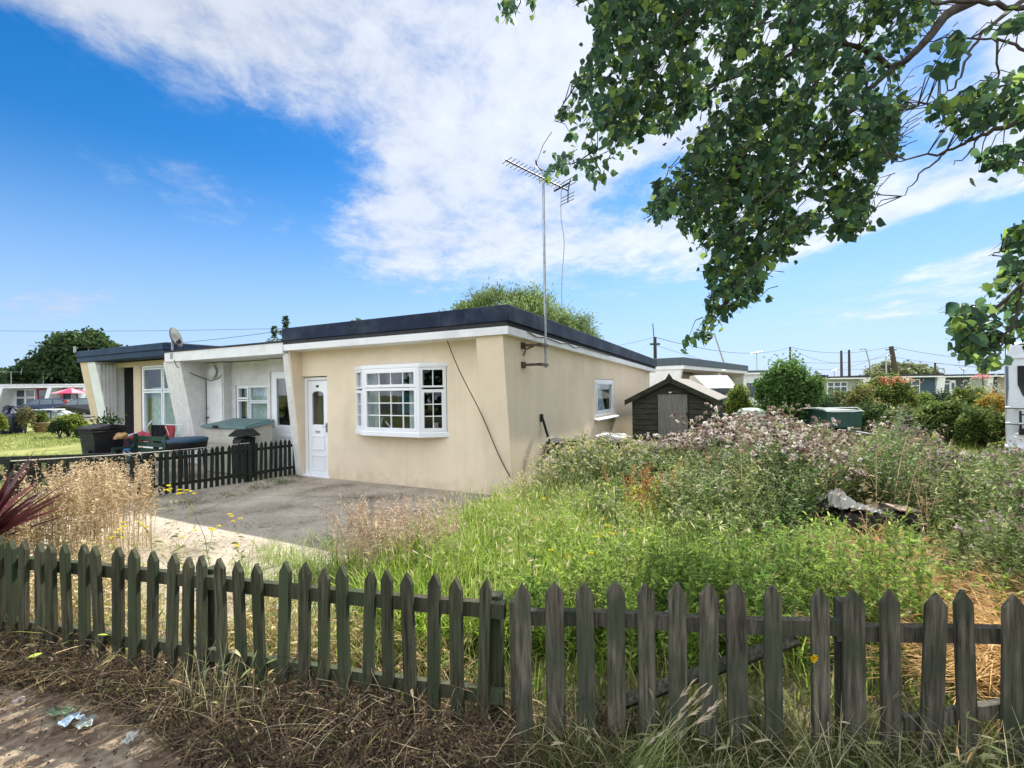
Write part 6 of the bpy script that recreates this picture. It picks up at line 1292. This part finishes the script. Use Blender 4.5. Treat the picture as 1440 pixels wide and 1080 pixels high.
# ragwort by the drive
e = empty('ragwort', G(430*0+330, 812), 0, 'straggly ragwort with small yellow flower heads in front of the concrete drive', 'wild flower')
org = np.array(e.location); rb, fb = RB(), RB()
tips = [(250,695,4.6),(262,700,4.6),(236,693,4.6),(330,735,4.3),(300,745,4.2),(205,742,4.4),(170,750,4.4),(180,760,4.3),(150,765,4.4),(335,770,4.2),(255,765,4.2)]
for (px,py,Z_) in tips:
    tpt = np.array(W(px,py,Z_)); b = np.array([tpt[0]*.85+org[0]*.15+rng.normal()*.1, tpt[1]-.1+rng.normal()*.1, 0]); midp = (b+tpt)/2+rng.normal(size=3)*.04
    rb.ribbon(np.array([[b, midp, tpt]])-org, np.array([[.008,.006,.004]]), unit(rng.normal(size=(1,3))), jit((.22,.24,.10),1))
    n = 22; t = U(.1,.95,n)[:,None]; pp_ = b*(1-t)+tpt*t; leaves(rb, pp_-org, elev_dir(n,-.2,.9), U(.03,.08,n), U(.01,.022,n), pal([(.2,.24,.08),(.3,.28,.14)], n), .3)
    for q in range(4):
        d = elev_dir(1,.2,1.1)[0]*.16*rng.random(); s0 = tpt-(tpt-b)*.12; rb.ribbon(np.array([[s0,(s0+tpt+d)/2,tpt+d]])-org, np.array([[.004,.003,.002]]), unit(rng.normal(size=(1,3))), jit((.2,.22,.1),1))
        if py < 760 or q < 2: flowers(fb, [tpt+d*.9-org], .020, 16, ((.78,.66,.04),(.70,.60,.03)))
rb.build('stem', leafm, e); fb.build('blossom', leafm, e)
# rust coloured dock
e = empty('rusty_dock', (1.45, 5.35, 0), 0, 'rust orange seeding dock plant standing among the green weeds below the shed', 'dock plant'); rb = RB()
n = 46; base = rng.normal(size=(n,3))*np.array([.16,.12,0]); Hh = U(.35,1.0,n)*.92; ln_ = rng.normal(size=(n,2))*.12; rc = [(.42,.17,.07),(.50,.23,.10),(.36,.13,.06),(.55,.32,.12)]
Pm = np.stack([base+np.concatenate([ln_*(Hh*t*t)[:,None], (Hh*t)[:,None]],1) for t in (0,.3,.6,1)], 1); rb.ribbon(Pm, np.full((n,4),.006), unit(rng.normal(size=(n,3))), pal(rc, n))
k = np.repeat(np.arange(n), 70); t = U(.3,1,len(k)); p = base[k]+np.concatenate([ln_[k]*(Hh[k]*t*t)[:,None], (Hh[k]*t)[:,None]],1)+rng.normal(size=(len(k),3))*.015
leaves(rb, p, rdir(len(k)), U(.012,.03,len(k)), U(.008,.016,len(k)), pal(rc, len(k), .25), .1); rb.build('seed_stem', drym, e)
rb = RB(); n = 260; p = rng.normal(size=(n,3))*np.array([.28,.2,0]); p[:,2] = U(.05,.55,n); leaves(rb, p, elev_dir(n,0,1.1), U(.05,.12,n), U(.025,.045,n), pal([(.34,.46,.05),(.45,.5,.05),(.2,.3,.05)], n), .3); rb.build('lower_foliage', leafm, e)
# dry dock / grass clumps
def dryclump(name, cpts, n, hmin, hmax, label, cols, org, headn=40, hs=(.010,.022), lean=.10, wst=.006):
    e = empty(name, org, 0, label, 'dry plant'); rb = RB(); org = np.array(org)
    base = wpoly(cpts, n); H_ = U(hmin, hmax, n); ln_ = rng.normal(size=(n,2))*lean
    def sp(k, t): return base[k]+np.concatenate([ln_[k]*(H_[k]*t*t)[:,None], (H_[k]*t)[:,None]],1)
    a_ = np.arange(n); Pm = np.stack([sp(a_, np.full(n,t)) for t in (0,.3,.6,.85,1)], 1)-org; rb.ribbon(Pm, np.array([1,.9,.8,.6,.4])[None]*wst*np.ones((n,1)), unit(rng.normal(size=(n,3))*np.array([1,1,.1])), pal(cols, n))
    k = np.repeat(a_, headn); t = U(.55,1.0,len(k))**.8; p = sp(k,t)+rng.normal(size=(len(k),3))*.014-org; tint = U(.8,1.2,n)
    leaves(rb, p, elev_dir(len(k),-.3,1.2), U(*hs,len(k)), U(hs[0]*.6,hs[1]*.6,len(k)), pal(cols, len(k), .2)*tint[k][:,None], .15)
    k = np.repeat(a_, 4); t = U(.1,.7,len(k)); leaves(rb, sp(k,t)-org, elev_dir(len(k),.1,1.2), U(.07,.2,len(k)), .008, pal(cols, len(k), .25), .5); rb.build('seed_stem', drym, e); return e
strawc = [(.50,.38,.22),(.58,.45,.28),(.40,.29,.15),(.62,.52,.36)]
dryclump('dried_dock', [(-4.9,4.7),(-3.95,4.55),(-3.8,5.2),(-4.7,5.6)], 230, .62, 1.0, 'tall bleached clump of dried seed stems left of the concrete drive', strawc, (-4.35,5.0,0), 60, (.012,.03))
dryclump('dried_dock', [(-5.4,4.2),(-4.2,4.0),(-4.1,5.0),(-5.2,5.3)], 220, .35, .75, 'lower bleached seed stems around the burgundy cordyline', strawc+[(.36,.34,.16)], (-4.8,4.6,0), 40, (.012,.03))
dryclump('dried_dock', [(-3.9,3.4),(-2.6,3.15),(-3.0,3.9),(-3.8,4.4)], 170, .2, .45, 'short straw and yellow flowered tangle just behind the left front pickets', strawc+[(.36,.38,.12)], (-3.1,3.9,0), 24, (.012,.026), .2)
pinkc = [(.46,.32,.22),(.54,.42,.32),(.38,.25,.16),(.55,.46,.34)]
dryclump('dried_dock', gw((505,800),(600,790),(650,800),(640,825),(520,830)), 130, .42, .72, 'pinkish brown clump of dried stems in front of the concrete drive, centre', pinkc, tuple(G(580,812)), 45, (.010,.024), .08)
dryclump('dried_dock', gw((470,790),(520,785),(540,815),(480,820)), 45, .4, .68, 'smaller tan dried clump left of the pinkish brown one', pinkc+strawc, tuple(G(505,805)), 40, (.010,.026), .2)
# ---------------- the verge in front of the pickets
VG = [(-4.2,3.15),(-3.2,2.80),(-2.5,2.66),(-1.9,2.42),(-1.35,2.06),(.3,1.86),(.6,2.28),(-.1,2.42),(-3.5,3.25),(-4.4,3.5)]
rb = RB(); n = 8000
P_ = wpoly(VG, n); cl = clump(P_, 3, 2); P_[:,2] = U(0,.20,n)*(.2+cl)
a = U(0,2*PI,n); d = np.stack([np.cos(a), np.sin(a), U(-.3,.9,n)], 1); L_ = U(.05,.26,n); dd = unit(d); bend = rng.normal(size=(n,3))*.5
Pm = np.stack([P_, P_+dd*(L_*.33)[:,None], P_+unit(dd+bend*.4)*(L_*.66)[:,None], P_+unit(dd+bend*.8)*L_[:,None]], 1); Pm[:,:,2] = np.maximum(Pm[:,:,2], .002)
rb.ribbon(Pm, U(.0012,.0035,n)[:,None]*np.ones((1,4)), rdir(n), pal([(.12,.085,.055),(.20,.14,.09),(.06,.045,.03),(.40,.31,.20)], n, .25, [.35,.25,.28,.12]))
n = 42000; P_ = wpoly(VG, n); P_[:,2] = U(0,1,n)**1.3*.21*(.10+clump(P_, 3, 2)); 
leaves(rb, P_, rdir(n), U(.008,.026,n), U(.004,.014,n), pal([(.09,.065,.048),(.16,.115,.08),(.04,.03,.023),(.30,.24,.15),(.10,.13,.04)], n, .35, [.28,.20,.30,.1,.12]), .1)
n = 420; P_ = wpoly(VG, n); P_[:,2] = U(0,.10,n); blades(rb, P_, U(.08,.24,n), U(.002,.005,n), U(.8,2.2,n), pal([(.42,.34,.20),(.5,.42,.27),(.28,.24,.10)], n, .25), 6)
n = 2600; P_ = wpoly([(-3.6,1.9),(-1.2,1.9),(-1.4,2.3),(-2.4,2.75),(-3.9,3.1)], n); P_[:,2] = .004; leaves(rb, P_, elev_dir(n,-.05,.5), U(.006,.03,n), U(.002,.010,n), pal([(.12,.08,.05),(.30,.23,.14),(.06,.045,.03),(.42,.36,.25)], n, .3), 0)
stuff(rb.build('dead_undergrowth', drym), 'tangle of brown dead stems along the foot of the front pickets', 'undergrowth')
rb = RB()
straw(rb, [(-4.2,3.05),(-3.3,2.9),(-1.5,2.5),(-1.4,2.66),(-3.4,3.2),(-4.3,3.4)], 1300, .08, .26, tan_, (.5,1.8), .1, (.003,.006))
straw(rb, [(-1.5,2.45),(.2,2.05),(.3,2.2),(-1.4,2.62)], 220, .08, .24, tan_, (.5,1.8), .1, (.003,.006))
straw(rb, gw((250,1000),(360,990),(370,1040),(260,1040)), 60, .25, .55, [(.45,.42,.24),(.3,.34,.14)], (.1,.6), .5, (.003,.005), .06, .009)
straw(rb, [(.2,1.85),(3.0,1.65),(3.0,1.98),(.2,2.2)], 950, .16, .42, [(.34,.32,.17),(.22,.25,.10),(.42,.38,.23)], (.2,1.2), .22, (.0025,.005), .06, .009)
stuff(rb.build('verge_straw', drym), 'pale dry grass stalks on the street side of the pickets', 'dry grass')
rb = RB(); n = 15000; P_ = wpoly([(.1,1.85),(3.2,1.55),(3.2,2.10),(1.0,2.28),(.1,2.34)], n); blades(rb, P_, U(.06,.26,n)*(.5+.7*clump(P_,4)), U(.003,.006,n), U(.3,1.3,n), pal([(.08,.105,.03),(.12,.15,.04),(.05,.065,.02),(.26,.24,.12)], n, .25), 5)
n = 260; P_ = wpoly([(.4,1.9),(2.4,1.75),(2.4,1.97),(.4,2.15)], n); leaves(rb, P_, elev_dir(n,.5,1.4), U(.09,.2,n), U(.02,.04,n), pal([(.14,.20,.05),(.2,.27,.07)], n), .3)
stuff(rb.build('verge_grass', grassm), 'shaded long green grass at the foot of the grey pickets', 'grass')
# arching pale seed heads
b0 = np.array([.52,1.92,.0]); e = empty('seeding_grass', b0, 0, 'arching tuft of pale pinkish grass seed heads leaning right in front of the pickets', 'grass tuft'); rb, hb = RB(), RB()
for (px,py,Z_) in ((975,958,1.93),(1000,966,1.93),(1015,983,1.93),(990,975,1.95),(985,993,1.92),(1008,996,1.95),(960,1002,1.94),(930,1030,1.95),(975,980,1.9),(985,966,1.96),(990,1010,1.9)):
    tpt = np.array(W(px,py,Z_)); s0 = np.array([.44,1.90,.0])+rng.normal(size=3)*np.array([.04,.03,0]); mid1 = s0*.62+tpt*.38+np.array([-.02,0,.035]); mid2 = s0*.28+tpt*.72+np.array([-.01,0,.03])
    rb.ribbon(np.array([[s0,mid1,mid2,tpt]])-b0, np.array([[.004,.004,.003,.002]]), np.array([[0,.3,1.0]])/1.05, jit((.36,.40,.18),1)); d = unit(tpt-mid2); d2 = unit(d+np.array([0,0,-.1]))
    for _ in range(16): leaves(hb, (tpt-d*.012-d*.075*rng.random()-b0)[None], unit(d2+rng.normal(size=3)*.13)[None], U(.025,.05,1), .0045, pal([(.56,.46,.34),(.62,.52,.40),(.5,.42,.24)],1), .05)
blades(rb, np.array([[-.08,-.02,0]])+rng.normal(size=(70,3))*np.array([.05,.03,0]), U(.15,.4,70), .004, U(.4,1.2,70), pal([(.2,.27,.08),(.3,.34,.12)],70), 5, az=U(-.6,.9,70)); rb.build('stalk', grassm, e); hb.build('seed_head', drym, e)
def onepl(pts, head, label, flat=False):
    pass
e = empty('dandelion', (0,0,0), 0, 'single yellow dandelion flower in front of the grey pickets', 'dandelion'); f_ = np.array(W(1144,925,1.97)); e.location = (f_[0]+.02, 1.97, 0); o_ = np.array(e.location)
rb = RB(); rb.ribbon(np.array([[o_, (o_+f_)/2+np.array([.01,0,0]), f_]])-o_, np.array([[.004,.003,.003]]), np.array([[1.,0,0]]), jit((.25,.3,.12),1)); rb.build('stem', grassm, e); rb = RB(); k=60; a=U(0,2*PI,k); d=np.stack([np.cos(a),-.35+U(-.2,.2,k),np.sin(a)],1); leaves(rb, np.tile(f_-o_,(k,1)), unit(d), .017*U(.8,1.1,k), .005, pal([(.85,.68,.02)],k,.08), 0, (.6,1,1,.6)); leaves(rb, np.tile(f_-o_-np.array([0,.004,0]),(k,1)), unit(d+np.array([0,-.6,0])), .010, .005, pal([(.85,.62,.02)],k,.08), 0, (.6,1,1,.6)); rb.build('petals', leafm, e)
# lawn tufts on the left
rb = RB(); n = 16000; P_ = wpoly([(-17,13),(-11.8,14),(-7.7,8.6),(-10.5,8.0),(-30,22),(-19,22),(-13.5,18.5)], n); blades(rb, P_, U(.03,.11,n)*(.5+clump(P_,1.2)), U(.012,.03,n), U(.2,1,n), pal([(.22,.28,.07),(.32,.34,.11),(.16,.22,.05)], n, .25), 4)
stuff(rb.build('lawn_grass', grassm), 'sunlit yellow green lawn grass beyond the low fence', 'grass')
